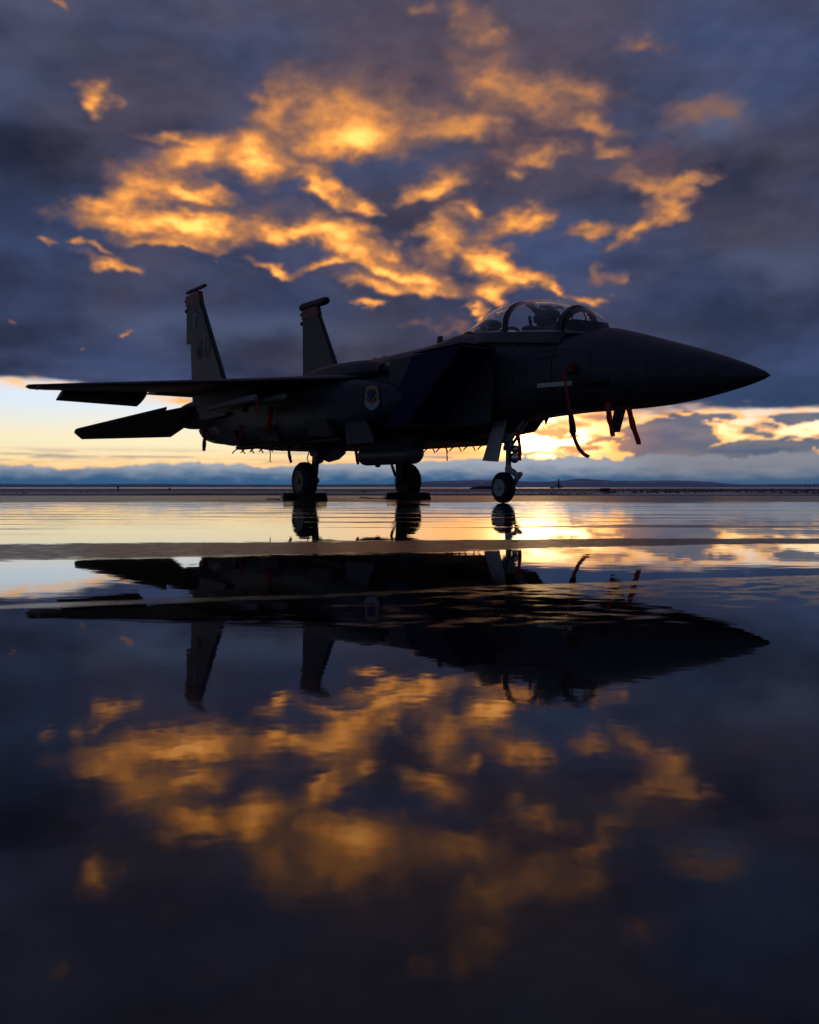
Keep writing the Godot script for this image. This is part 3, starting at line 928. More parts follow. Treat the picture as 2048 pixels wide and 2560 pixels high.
	for q in [4.28, 5.86]:
		var dy: float = 0.0 if q < 5.0 else 0.045
		var st := part("ejection_seat", jt)
		b = Mesher.new()
		b.box(P(q + 0.10, 3.0 + dy, 0), Vector3(0.16, 0.62, 0.42), Basis(Vector3(0, 0, 1), 0.12), 0.05)
		obj("backrest", b, M.seat, st)
		b = Mesher.new()
		b.box(P(q + 0.03, 3.26 + dy, 0), Vector3(0.24, 0.17, 0.34), Basis(Vector3(0, 0, 1), 0.12), 0.05)
		b.box(P(q + 0.12, 3.19 + dy, 0), Vector3(0.16, 0.34, 0.28), Basis(Vector3(0, 0, 1), 0.12), 0.04)
		obj("headrest", b, M.seat, st)
		if q < 5.0:
			b = Mesher.new()
			for sg in [1.0, -1.0]:
				b.tube([P(q + 0.16, 3.32, sg * 0.13), P(q + 0.14, 3.405, sg * 0.12), P(q - 0.10, 3.385, sg * 0.12), P(q - 0.15, 3.34, sg * 0.13)], 0.020, 6)
			b.tube([P(q + 0.14, 3.405, 0.12), P(q + 0.14, 3.405, -0.12)], 0.02, 6)
			obj("canopy_breaker", b, M.black, st)
			b = Mesher.new()
			for x in [[0.22, 3.2, 0.15], [0.2, 3.12, -0.16], [-0.05, 3.12, 0.2]]:
				b.box(P(q + x[0], x[1], x[2]), Vector3(0.1, 0.14, 0.08), Basis(Vector3(0, 0, 1), 0.3), 0.02)
			obj("parachute_straps", b, M.dark, st)
	b = Mesher.new()
	b.box(P(4.70, 3.15, 0.10), Vector3(0.05, 0.30, 0.06), Basis(Vector3(0, 0, 1), 0.2), 0.015)
	b.box(P(4.66, 3.04, 0.02), Vector3(0.22, 0.12, 0.5), Basis.IDENTITY, 0.03)
	obj("rear_display_hood", b, M.dark, jt)
	b = Mesher.new()
	b.tube([P(5.5, 2.98, 0.3), P(5.3, 3.09, 0.28), P(5.1, 3.12, 0.25), P(4.95, 3.10, 0.25), P(4.8, 3.0, 0.25)], 0.03, 6)
	obj("cockpit_side_rail", b, M.dark, jt)
	b = Mesher.new()
	b.box(P(6.12, 3.16, 0.05), Vector3(0.16, 0.2, 0.3), Basis.IDENTITY, 0.04)
	b.box(P(6.4, 3.18, 0.0), Vector3(0.3, 0.1, 0.36), Basis.IDENTITY, 0.03)
	obj("rear_bulkhead_equipment", b, M.dark, jt)
	# --- aerials
	b = Mesher.new()
	b.slab([P(7.46, 3.12, -0.012), P(7.48, 3.33, -0.012), P(7.62, 3.33, -0.012), P(7.66, 3.12, -0.012)], Vector3(0, 0, 0.024))
	obj("dorsal_aerial", b, M.black, jt)
	b = Mesher.new()
	b.slab([P(2.30, 1.53, 0.27), P(2.52, 1.53, 0.27), P(2.63, 1.14, 0.27), P(2.44, 1.14, 0.27)], Vector3(0, 0, 0.03))
	obj("belly_aerial", b, M.black, jt)
	b = Mesher.new()
	b.slab([P(4.33, 1.49, 0.0), P(4.45, 1.49, 0.0), P(4.41, 1.37, 0.0)], Vector3(0, 0, 0.02))
	obj("belly_aerial", b, M.black, jt)
	# --- probes on the nose
	b = Mesher.new()
	b.loft(smooth_rings([[2.34, 1.93, 0.01, 1.94, 1.92, 2.0, 0.55], [2.45, 1.93, 0.05, 2.01, 1.85, 2.0, 0.57], [2.62, 1.93, 0.07, 2.02, 1.85, 2.0, 0.585], [3.0, 1.92, 0.01, 1.94, 1.90, 2.0, 0.61]], 4))
	obj("nose_side_blister", b, M.black, jt)
	b = Mesher.new()
	var lo := []
	for k in 7: lo.append(P(lerpf(3.88, 3.10, k / 6.0), lerpf(1.958, 1.932, k / 6.0), 0.0))
	var strip_pts := []
	for k in 7:
		var p: Vector3 = lo[k]
		var s := 9.0 - p.x
		strip_pts.append(Vector3(p.x, p.y, skin_z(s, p.y) + 0.004))
	b.strap(strip_pts, Vector3.UP, 0.036, 0.004)
	obj("formation_light_strip", b, M.strip, jt).set_meta("label", "pale green strip light on the nose side")
	insignia(jt)
	# door outline and small hatches on the nose side
	for q in [[[4.0, 2.52], [3.2, 2.50]], [[4.0, 2.40], [3.1, 2.40]], [[4.6, 2.62], [4.45, 2.70]]]:
		b = Mesher.new()
		var pts := []
		for k in 6:
			var s: float = lerpf(q[0][0], q[1][0], k / 5.0)
			var y: float = lerpf(q[0][1], q[1][1], k / 5.0)
			pts.append(P(s, y, skin_z(s, y) + 0.001))
		b.strap(pts, Vector3.UP, 0.006, 0.003)
		obj("panel_seam", b, M.mark, jt)
	for q in [[2.75, 1.62, 2.55], [3.55, 1.7, 2.62], [4.15, 1.75, 2.72], [5.3, 1.8, 2.9]]:
		b = Mesher.new()
		var pts := []
		for k in 9:
			var y: float = lerpf(q[1], q[2], k / 8.0)
			pts.append(P(q[0], y, skin_z(q[0], y) + 0.001))
		b.strap(pts, Vector3.RIGHT, 0.005, 0.003)
		obj("panel_seam", b, M.mark, jt)
	for q in [[2.75, 3.55, 1.70], [3.55, 4.15, 1.78], [2.4, 2.75, 2.2]]:
		b = Mesher.new()
		var pts := []
		for k in 6:
			var s: float = lerpf(q[0], q[1], k / 5.0)
			pts.append(P(s, q[2], skin_z(s, q[2]) + 0.001))
		b.strap(pts, Vector3.UP, 0.005, 0.003)
		obj("panel_seam", b, M.mark, jt)
	nose_gear(jt)
	under_pod(jt)
	# small fittings on the spine
	b = Mesher.new()
	for q in [[9.6, 3.12, 0.06], [10.0, 3.13, 0.05], [8.9, 3.13, 0.03], [11.0, 3.12, 0.07]]:
		b.box(P(q[0], q[1], 0.0), Vector3(0.16, q[2] * 1.6, 0.12), Basis.IDENTITY, 0.015)
	obj("spine_fittings", b, M.black, jt)

func skin_z(s: float, y: float) -> float:          # half width of the nose section at height y
	var keys := [[2.3, 2.04, 0.575, 2.675, 1.505, 2.05], [2.9, 2.08, 0.64, 2.835, 1.51, 2.15], [3.54, 2.12, 0.675, 2.815, 1.52, 2.4], [4.4, 2.16, 0.69, 2.925, 1.50, 2.6], [5.4, 2.2, 0.69, 3.055, 1.44, 2.6], [6.5, 2.24, 0.68, 3.225, 1.36, 2.4]]
	for i in keys.size() - 1:
		if s <= keys[i + 1][0]:
			var t := clampf((s - keys[i][0]) / (keys[i + 1][0] - keys[i][0]), 0, 1)
			var v := []
			for k in 6: v.append(lerpf(keys[i][k], keys[i + 1][k], t))
			var h: float = (y - v[1]) / (v[3] - v[1]) if y > v[1] else (v[1] - y) / (v[1] - v[4])
			return v[2] * pow(maxf(0.0, 1.0 - pow(h, v[5])), 1.0 / v[5]) + 0.003
	return 0.69

func insignia(jt: Node3D) -> void:
	var c := Vector2(4.86, 2.10)
	var on := func(dx: float, dy: float) -> Vector3:      # dx forwards
		var s := c.x - dx
		return P(s, c.y + dy, skin_z(s, c.y + dy) + 0.004)
	var b := Mesher.new()
	var circ := []
	for k in 25: circ.append(on.call(cos(TAU * k / 24) * 0.2, sin(TAU * k / 24) * 0.2))
	for k in 24: b.strap([circ[k], circ[k + 1]], Vector3.UP if absf(sin(TAU * (k + 0.5) / 24)) < 0.7 else Vector3.RIGHT, 0.013, 0.003)
	obj("roundel_ring", b, M.mark, jt)
	b = Mesher.new()
	for k in 5:
		var a := TAU * k / 5 + PI / 2
		var p := [Vector2.ZERO, Vector2(cos(a - TAU / 10), sin(a - TAU / 10)) * 0.075, Vector2(cos(a), sin(a)) * 0.185, Vector2(cos(a + TAU / 10), sin(a + TAU / 10)) * 0.075]
		var q := []
		for w in p: q.append(on.call(w.x, w.y))
		b.slab(q, Vector3(0, 0, 0.003))
	obj("roundel_star", b, M.mark, jt)
	b = Mesher.new()
	for sg in [1.0, -1.0]:
		for y in [0.075, -0.075, 0.0]:
			b.strap([on.call(sg * 0.22, y), on.call(sg * 0.40, y)], Vector3.UP, 0.012, 0.003)
		b.strap([on.call(sg * 0.40, -0.085), on.call(sg * 0.40, 0.085)], Vector3.RIGHT, 0.012, 0.003)
	obj("roundel_bars", b, M.mark, jt)

func nose_gear(jt: Node3D) -> void:
	var g := part("nose_gear", jt)
	var b := Mesher.new()
	b.tube([P(5.42, 1.62, 0), P(5.42, 1.02, 0)], 0.085, 14)
	b.tube([P(5.42, 1.04, 0), P(5.42, 0.96, 0)], 0.10, 14)
	b.tube([P(5.42, 0.98, 0), P(5.42, 0.62, 0)], 0.052, 14)
	b.tube([P(5.42, 0.66, 0), P(5.42, 0.56, 0)], 0.066, 14)
	obj("leg", b, M.gear, g)
	b = Mesher.new()      # fork: sweeps forward and down beside the tyre to the axle
	b.tube([P(5.44, 0.62, 0.0), P(5.36, 0.56, -0.07), P(5.32, 0.48, -0.135), P(5.42, 0.36, -0.145), P(5.56, 0.28, -0.13)], [0.06, 0.062, 0.05, 0.045, 0.04], 10)
	b.box(P(5.20, 0.50, -0.05), Vector3(0.16, 0.075, 0.12), Basis(Vector3(0, 0, 1), 0.75), 0.02)
	b.tube([P(5.56, 0.28, -0.14), P(5.56, 0.28, 0.02)], 0.035, 10)
	obj("fork", b, M.gear, g)
	b = Mesher.new()
	b.tube([P(5.40, 1.04, 0.05), P(4.92, 1.50, 0.05)], 0.03, 8)
	b.tube([P(5.40, 1.04, -0.05), P(4.92, 1.50, -0.05)], 0.03, 8)
	b.tube([P(5.40, 1.50, 0.10), P(5.30, 1.08, 0.09)], 0.022, 8)
	obj("drag_brace", b, M.gear, g)
	b = Mesher.new()
	b.tube([P(5.33, 0.98, 0.07), P(5.27, 0.86, 0.09), P(5.33, 0.70, 0.06)], 0.012, 6)
	b.tube([P(5.38, 1.5, 0.09), P(5.33, 1.2, 0.1), P(5.34, 0.98, 0.08)], 0.013, 6)
	obj("hydraulic_hose", b, M.hose, g)
	for q in [[5.24, 0.83, 0.098], [5.22, 0.985, 0.075]]:
		var lt := part("landing_light", g)
		b = Mesher.new()
		b.lathe([[0.0, 0.02], [0.03, q[2] * 0.75], [0.09, q[2]], [0.115, q[2]], [0.118, q[2] * 0.9]], P(q[0] + 0.11, q[1], 0.0), Vector3(1, -0.06, 0.0), 20)
		obj("housing", b, M.dark, lt)
		b = Mesher.new()
		b.lathe([[0.0, q[2] * 0.88], [0.012, q[2] * 0.6], [0.018, 0.0]], P(q[0] + 0.11 - 0.117, q[1] - 0.007, 0.0), Vector3(1, -0.06, 0.0), 20)
		obj("glass_face", b, M.lens, lt)
	wheel(g, P(5.57, 0.285, 0.0), 0.285, 0.19, 1.0, 0)
	var dr := part("gear_door", g)
	b = Mesher.new()
	b.slab([P(5.43, 1.47, 0.30), P(5.72, 0.775, 0.34), P(5.29, 0.745, 0.34), P(5.10, 1.48, 0.30)], Vector3(0, 0, 0.03))
	obj("skin", b, M.door, dr)
	for k in 5:
		for m in 2:
			b = Mesher.new()
			b.box(P(lerpf(5.62, 5.40, k / 4.0) - m * 0.155, lerpf(0.88, 1.24, k / 4.0), 0.348 - 0.008 * k), Vector3(0.05, 0.075, 0.014), Basis(Vector3(0, 0, 1), -0.35), 0.004)
			obj("lightening_recess", b, M.mark, dr)
	b = Mesher.new()
	b.slab([P(4.90, 1.50, 0.2), P(5.10, 1.36, 0.2), P(5.25, 1.28, 0.2), P(5.9, 1.30, 0.2), P(5.9, 1.5, 0.2)], Vector3(0, 0, -0.4))
	obj("gear_bay_lip", b, M.under, g)

func under_pod(jt: Node3D) -> void:
	var pd := part("sensor_pod", jt)
	var b := Mesher.new()
	b.lathe([[0.0, 0.02], [0.012, 0.07], [0.04, 0.118], [0.08, 0.153], [0.13, 0.178], [0.19, 0.19], [1.93, 0.19], [1.99, 0.178], [2.04, 0.153], [2.08, 0.118], [2.108, 0.07], [2.12, 0.02]], P(6.86, 0.925, 0.98), Vector3(-1, 0, 0), 26)
	obj("tube", b, M.pod, pd)
	b = Mesher.new()
	b.slab([P(6.95, 1.02, 0.86), P(8.75, 1.02, 0.86), P(8.85, 1.34, 0.86), P(6.75, 1.34, 0.86)], Vector3(0, 0, 0.24))
	obj("adapter", b, M.under, pd)
	b = Mesher.new()
	b.lathe([[0.0, 0.06], [0.03, 0.055], [0.05, 0.02]], P(8.35, 0.74, 0.98), Vector3(0, -1, 0), 12)
	obj("drain_fitting", b, M.black, pd)
	for q in [[7.6, 1.06, 1.16], [8.3, 1.03, 1.165], [8.0, 0.92, 1.172]]:
		b = Mesher.new()
		b.lathe([[0.0, 0.022], [0.008, 0.018]], P(q[0], q[1], q[2] - 0.01), Vector3(0, 0, 1), 8)
		obj("fastener", b, M.pale, pd)

# everything that comes once on either side
func half(jt: Node3D, z: float) -> void:
	var b := Mesher.new()
	# intake: raked box with an open mouth
	var it := part("air_intake", jt)
	b = Mesher.new()
	b.slab([P(4.86, 2.655, z * 0.74), P(4.86, 2.655, z * 1.44), P(6.9, 2.60, z * 1.58), P(6.9, 2.76, z * 0.74)], Vector3(0, 0.045, 0))
	obj("upper_lip", b, M.body, it)
	b = Mesher.new()
	b.slab([P(4.87, 2.67, z * 1.43), P(6.45, 1.43, z * 1.50), P(6.95, 1.36, z * 1.52), P(6.95, 2.60, z * 1.56)], Vector3(0, 0, z * 0.045))
	obj("outer_wall", b, M.body, it)
	b = Mesher.new()
	b.slab([P(4.87, 2.67, z * 0.74), P(4.98, 1.42 if z > 0.0 else 1.62, z * 0.74), P(6.9, 1.38, z * 0.74), P(6.9, 2.78, z * 0.74)], Vector3(0, 0, z * 0.035))
	obj("inner_ramp", b, M.body, it)
	b = Mesher.new()
	b.slab([P(6.40, 1.40, z * 0.74), P(6.40, 1.40, z * 1.52), P(7.0, 1.34, z * 1.52), P(7.0, 1.34, z * 0.74)], Vector3(0, 0.05, 0))
	if z > 0.0: b.slab([P(4.95, 1.40, z * 0.745), P(4.95, 1.40, z * 0.80), P(6.5, 1.385, z * 0.80), P(6.5, 1.385, z * 0.745)], Vector3(0, 0.03, 0))
	obj("lower_lip", b, M.under, it)
	# bulged panel with a vent over the wing root
	b = Mesher.new()
	b.loft(smooth_rings([[7.0, 2.50, 0.02, 2.53, 2.47, 2.0, z * 1.52], [7.5, 2.55, 0.20, 2.72, 2.40, 2.0, z * 1.50], [8.4, 2.57, 0.27, 2.80, 2.36, 2.0, z * 1.52], [9.6, 2.58, 0.24, 2.80, 2.38, 2.0, z * 1.55], [11.0, 2.56, 0.03, 2.60, 2.5, 2.0, z * 1.55]], 5))
	obj("shoulder_fairing", b, M.body, jt)
	b = Mesher.new()
	b.lathe([[0.0, 0.10], [0.25, 0.10], [0.30, 0.02]], P(7.18, 2.53, z * 1.58), Vector3(-1, 0.02, 0), 14)
	obj("cooling_vent", b, M.black, jt)
	# tank fitted along the side of the body
	b = Mesher.new()
	b.loft(smooth_rings([[6.35, 1.95, 0.02, 1.99, 1.91, 2.2, z * 1.53], [6.9, 1.92, 0.22, 2.22, 1.60, 2.6, z * 1.60], [7.8, 1.88, 0.40, 2.38, 1.36, 3.0, z * 1.66], [9.2, 1.86, 0.50, 2.44, 1.26, 3.2, z * 1.70], [12.0, 1.86, 0.50, 2.44, 1.26, 3.2, z * 1.70], [14.0, 1.92, 0.40, 2.42, 1.42, 2.8, z * 1.66], [15.1, 2.0, 0.22, 2.36, 1.66, 2.4, z * 1.60]], 5))
	obj("side_tank", b, M.body, jt)
	# racks with their little hooks under the tank
	b = Mesher.new()
	b.box(P(10.9, 1.25, z * 1.75), Vector3(5.2, 0.10, 0.22), Basis.IDENTITY, 0.03)
	obj("store_rail", b, M.under, jt)
	for k in 11:
		var s := 8.3 + k * 0.52
		for sg in [1.0, -1.0]:
			b = Mesher.new()
			b.tube([P(s, 1.23, z * (1.75 + sg * 0.05)), P(s + 0.03, 1.17, z * (1.75 + sg * 0.12)), P(s + 0.05, 1.11, z * (1.75 + sg * 0.17))], 0.016, 5)
			obj("sway_brace", b, M.black, jt)
	for q in [8.6, 10.9, 13.0]:
		b = Mesher.new()
		b.slab([P(q - 0.42, 1.62, z * 2.18), P(q + 0.5, 1.62, z * 2.18), P(q + 0.45, 1.32, z * 2.1), P(q - 0.55, 1.26, z * 2.1)], Vector3(0, 0, z * 0.10))
		obj("stub_pylon", b, M.under, jt)
	# small open panel ahead of the pylon
	if z > 0.0:
		b = Mesher.new()
		b.slab([P(7.05, 1.52, 2.02), P(6.62, 1.10, 2.10), P(7.6, 1.10, 2.12), P(7.75, 1.52, 2.06)], Vector3(0, 0, 0.03))
		obj("access_door", b, M.body, jt)
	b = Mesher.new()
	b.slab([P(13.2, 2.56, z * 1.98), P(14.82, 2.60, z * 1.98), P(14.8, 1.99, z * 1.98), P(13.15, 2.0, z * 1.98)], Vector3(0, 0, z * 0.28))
	obj("rear_side_panel", b, M.pale, jt)  # slab added for a bright patch; pale grey stands in for caught sky light
	# engine nozzle
	var nz := part("engine_nozzle", jt)
	b = Mesher.new()
	b.lathe([[0.0, 0.60], [0.5, 0.60], [1.0, 0.545], [1.2, 0.50]], P(15.8, 2.02, z * 0.70), Vector3(-1, 0, 0), 32)
	obj("shroud", b, M.burnt, nz)
	b = Mesher.new()
	b.lathe([[0.0, 0.50], [0.5, 0.455], [0.84, 0.405], [0.80, 0.37], [0.3, 0.40], [0.25, 0.0]], P(17.0, 2.02, z * 0.70), Vector3(-1, 0, 0), 32, false)
	obj("inner_liner", b, M.dark, nz)
	for k in 16:
		b = Mesher.new()
		var ring_pts := []
		for e in [[17.0, 0.50], [17.5, 0.455], [17.85, 0.40]]:
			var r4 := PackedVector3Array()
			for w in [[-0.5, 0.0], [0.5, 0.0], [0.42, 0.03], [-0.42, 0.03]]:
				var a: float = (k + w[0] * 0.94) * TAU / 16
				r4.append(P(e[0], 2.02 + sin(a) * (e[1] + w[1]), z * 0.70 + cos(a) * (e[1] + w[1])))
			ring_pts.append(r4)
		b.loft(ring_pts)
		obj("petal", b, M.burnt, nz)
	# tail boom
	b = Mesher.new()
	b.loft(smooth_rings([[12.8, 2.35, 0.10, 2.55, 2.2, 2.4, z * 1.68], [14.0, 2.34, 0.24, 2.66, 2.02, 2.6, z * 1.68], [15.8, 2.28, 0.27, 2.66, 1.86, 3.0, z * 1.64], [16.9, 2.26, 0.25, 2.62, 1.88, 3.2, z * 1.62], [17.45, 2.26, 0.20, 2.58, 1.94, 3.2, z * 1.62]], 4))
	obj("tail_boom", b, M.body, jt)
	fin(jt, z * 1.72)
	# wing
	var wg := part("wing", jt)
	b = Mesher.new()
	b.loft([wing_ring(z * 1.3, 7.5, 14.2, 2.44, 2.60, 0.22), wing_ring(z * 2.03, 8.06, 14.22, 2.41, 2.60, 0.22), wing_ring(z * 3.4, 9.45, 14.3, 2.40, 2.58, 0.19), wing_ring(z * 4.8, 10.88, 14.42, 2.40, 2.54, 0.15), wing_ring(z * 6.05, 12.2, 14.5, 2.41, 2.50, 0.11), wing_ring(z * 6.4, 12.60, 14.4, 2.415, 2.49, 0.09), wing_ring(z * 6.62, 12.86, 13.75, 2.42, 2.46, 0.07), wing_ring(z * 6.70, 13.0, 13.3, 2.425, 2.44, 0.05)])
	obj("panel", b, M.body, wg)
	b = Mesher.new()
	b.loft([wing_ring(z * 3.82, 14.12, 14.92, 2.54, 2.262, 0.12), wing_ring(z * 5.72, 14.25, 14.92, 2.48, 2.315, 0.09)])
	obj("aileron", b, M.body, wg)
	b = Mesher.new()
	b.loft([wing_ring(z * 2.0, 13.95, 14.85, 2.59, 2.55, 0.10), wing_ring(z * 3.62, 14.05, 14.85, 2.57, 2.56, 0.10)])
	obj("flap", b, M.body, wg)
	b = Mesher.new()
	b.lathe([[0.0, 0.01], [0.05, 0.045], [0.35, 0.05], [0.45, 0.01]], P(12.78, 2.40, z * 6.52), Vector3(-1, 0, 0), 12)
	obj("tip_light", b, M.white if z > 0 else M.body, wg)
	# wing pylon with two launch rails
	var py := part("wing_pylon", jt)
	b = Mesher.new()
	b.slab([P(9.9, 2.36, z * 2.92), P(13.2, 2.42, z * 2.92), P(12.9, 2.02, z * 2.92), P(10.4, 1.86, z * 2.92)], Vector3(0, 0, z * 0.12))
	obj("blade", b, M.under, py)
	for q in [[2.66, 2.09], [3.30, 2.03]]:
		b = Mesher.new()
		b.box(P(10.35, q[1], z * q[0]), Vector3(2.5, 0.13, 0.085), Basis(Vector3(0, 0, 1), 0.012), 0.025)
		obj("launch_rail", b, M.pale, py)
	# tailplane, hanging nose up
	b = Mesher.new()
	var tp := func(s: float, zz: float) -> Vector3: return P(s, 2.05 + 0.25 * (17.5 - s), z * zz)
	b.slab([tp.call(15.6, 1.72), tp.call(16.41, 2.60), tp.call(16.10, 2.655), tp.call(18.14, 4.38), tp.call(18.26, 4.44), tp.call(18.45, 4.42), tp.call(19.0, 4.08), tp.call(18.55, 1.69), tp.call(17.5, 1.60)], Vector3(0, -0.05, 0))
	obj("tailplane", b, M.body, jt)
	# main leg
	var g := part("main_gear", jt)
	b = Mesher.new()
	b.tube([P(10.70, 1.5, z * 1.06), P(10.74, 1.10, z * 1.10), P(10.76, 1.02, z * 1.10), P(10.78, 0.48, z * 1.14)], [0.13, 0.13, 0.085, 0.08], 12)
	b.tube([P(10.78, 0.44, z * 1.04), P(10.78, 0.44, z * 1.4)], 0.06, 10)
	obj("leg", b, M.leg, g)
	b = Mesher.new()
	b.tube([P(10.74, 0.86, z * 1.06), P(10.3, 1.3, z * 1.0)], 0.04, 8)
	b.tube([P(10.70, 1.16, z * 0.96), P(10.96, 0.86, z * 1.02), P(10.86, 0.55, z * 1.08)], 0.035, 8)
	b.box(P(10.66, 1.03, z * 1.06), Vector3(0.30, 0.24, 0.26), Basis(Vector3(0, 0, 1), 0.4), 0.05)
	b.box(P(10.60, 0.90, z * 1.12), Vector3(0.16, 0.16, 0.2), Basis(Vector3(0, 0, 1), -0.3), 0.04)
	b.box(P(10.92, 1.08, z * 1.08), Vector3(0.14, 0.2, 0.16), Basis(Vector3(0, 0, 1), 0.2), 0.03)
	obj("scissor_link", b, M.leg, g)
	b = Mesher.new()
	b.tube([P(10.9, 1.25, z * 1.14), P(11.0, 0.95, z * 1.2), P(10.92, 0.7, z * 1.16)], 0.014, 6)
	obj("brake_hose", b, M.hose, g)
	wheel(g, P(10.78, 0.425, z * 1.38), 0.425, 0.30, z, 9)
	b = Mesher.new()
	b.slab([P(10.51, 1.22, z * 0.98), P(10.54, 0.89, z * 1.0), P(10.32, 0.84, z * 1.0), P(9.89, 0.89, z * 1.0), P(9.61, 1.01, z * 1.0), P(9.61, 1.22, z * 0.98)], Vector3(0, 0, z * 0.035))
	obj("gear_door", b, M.under, g)
	if z > 0.0:       # wing badge on the side ahead of the tank
		var bd := part("unit_badge", jt)
		var at := Transform3D(Basis(Vector3.UP, 0.30), P(7.07, 1.945, 1.90))
		for q in [[0.38, 0.42, M.white, 0.0, -0.02], [0.33, 0.34, M.gold, 0.007, 0.06], [0.26, 0.27, M.redpaint, 0.014, 0.035], [0.16, 0.15, M.navy, 0.021, 0.07]]:
			var o := obj("shield", badge(q[0], q[1]), q[2], bd)
			o.transform = at * Transform3D(Basis.IDENTITY, Vector3(0, q[4], q[3]))
		for k in 5:
			var st := Mesher.new()
			st.lathe([[0.0, 0.018], [0.005, 0.016]], Vector3.ZERO, Vector3(0, 0, 1), 6)
			var o := obj("star", st, M.white, bd)
			o.transform = at * Transform3D(Basis.IDENTITY, Vector3((k - 2) * 0.05, -0.07 + absf(k - 2) * 0.045, 0.028))

# ---------------------------------------------------------------- things on and around the jet
func hang(called: String, label: String, at: Array, pts: Array, w: float, m: Material, group := "red streamers hanging from the jet") -> void:
	# a cloth streamer: at and pts are [s, y, z] on the jet; the node stands where it is tied
	var o := P(at[0], at[1], at[2])
	var b := Mesher.new()
	var line := []
	for i in pts.size() - 1:                       # hang in a soft curve
		for k in 4:
			var t := k / 4.0
			var p: Vector3 = P(pts[i][0], pts[i][1], pts[i][2]).lerp(P(pts[i + 1][0], pts[i + 1][1], pts[i + 1][2]), t)
			line.append(p - o)
	var q: Array = pts[pts.size() - 1]
	line.append(P(q[0], q[1], q[2]) - o)
	var rings := []
	for i in line.size():                          # creased and slightly twisted cloth
		var dd: Vector3 = (line[mini(i + 1, line.size() - 1)] - line[maxi(i - 1, 0)]).normalized()
		var tw := Basis(dd, 0.42 * sin(i * 0.55 + at[0] * 3.0))
		var ac := (tw * (Vector3(0.56, 0, -0.83) - dd * Vector3(0.56, 0, -0.83).dot(dd))).normalized()
		var nn := dd.cross(ac)
		var ww := w * (1.0 + 0.14 * sin(i * 1.7 + at[0]))
		var p0: Vector3 = line[i] + nn * 0.006 * sin(i * 1.3)
		rings.append(PackedVector3Array([p0 + ac * ww + nn * 0.002, p0 + nn * (0.008 * sin(i * 1.1) + 0.002), p0 - ac * ww + nn * 0.002, p0 - ac * ww - nn * 0.002, p0 + nn * (0.008 * sin(i * 1.1) - 0.002), p0 + ac * ww - nn * 0.002]))
	b.loft(rings)
	var n := obj(called, b, m)
	n.transform = J * Transform3D(Basis.IDENTITY, o)
	tag(n, label, "streamer", group)

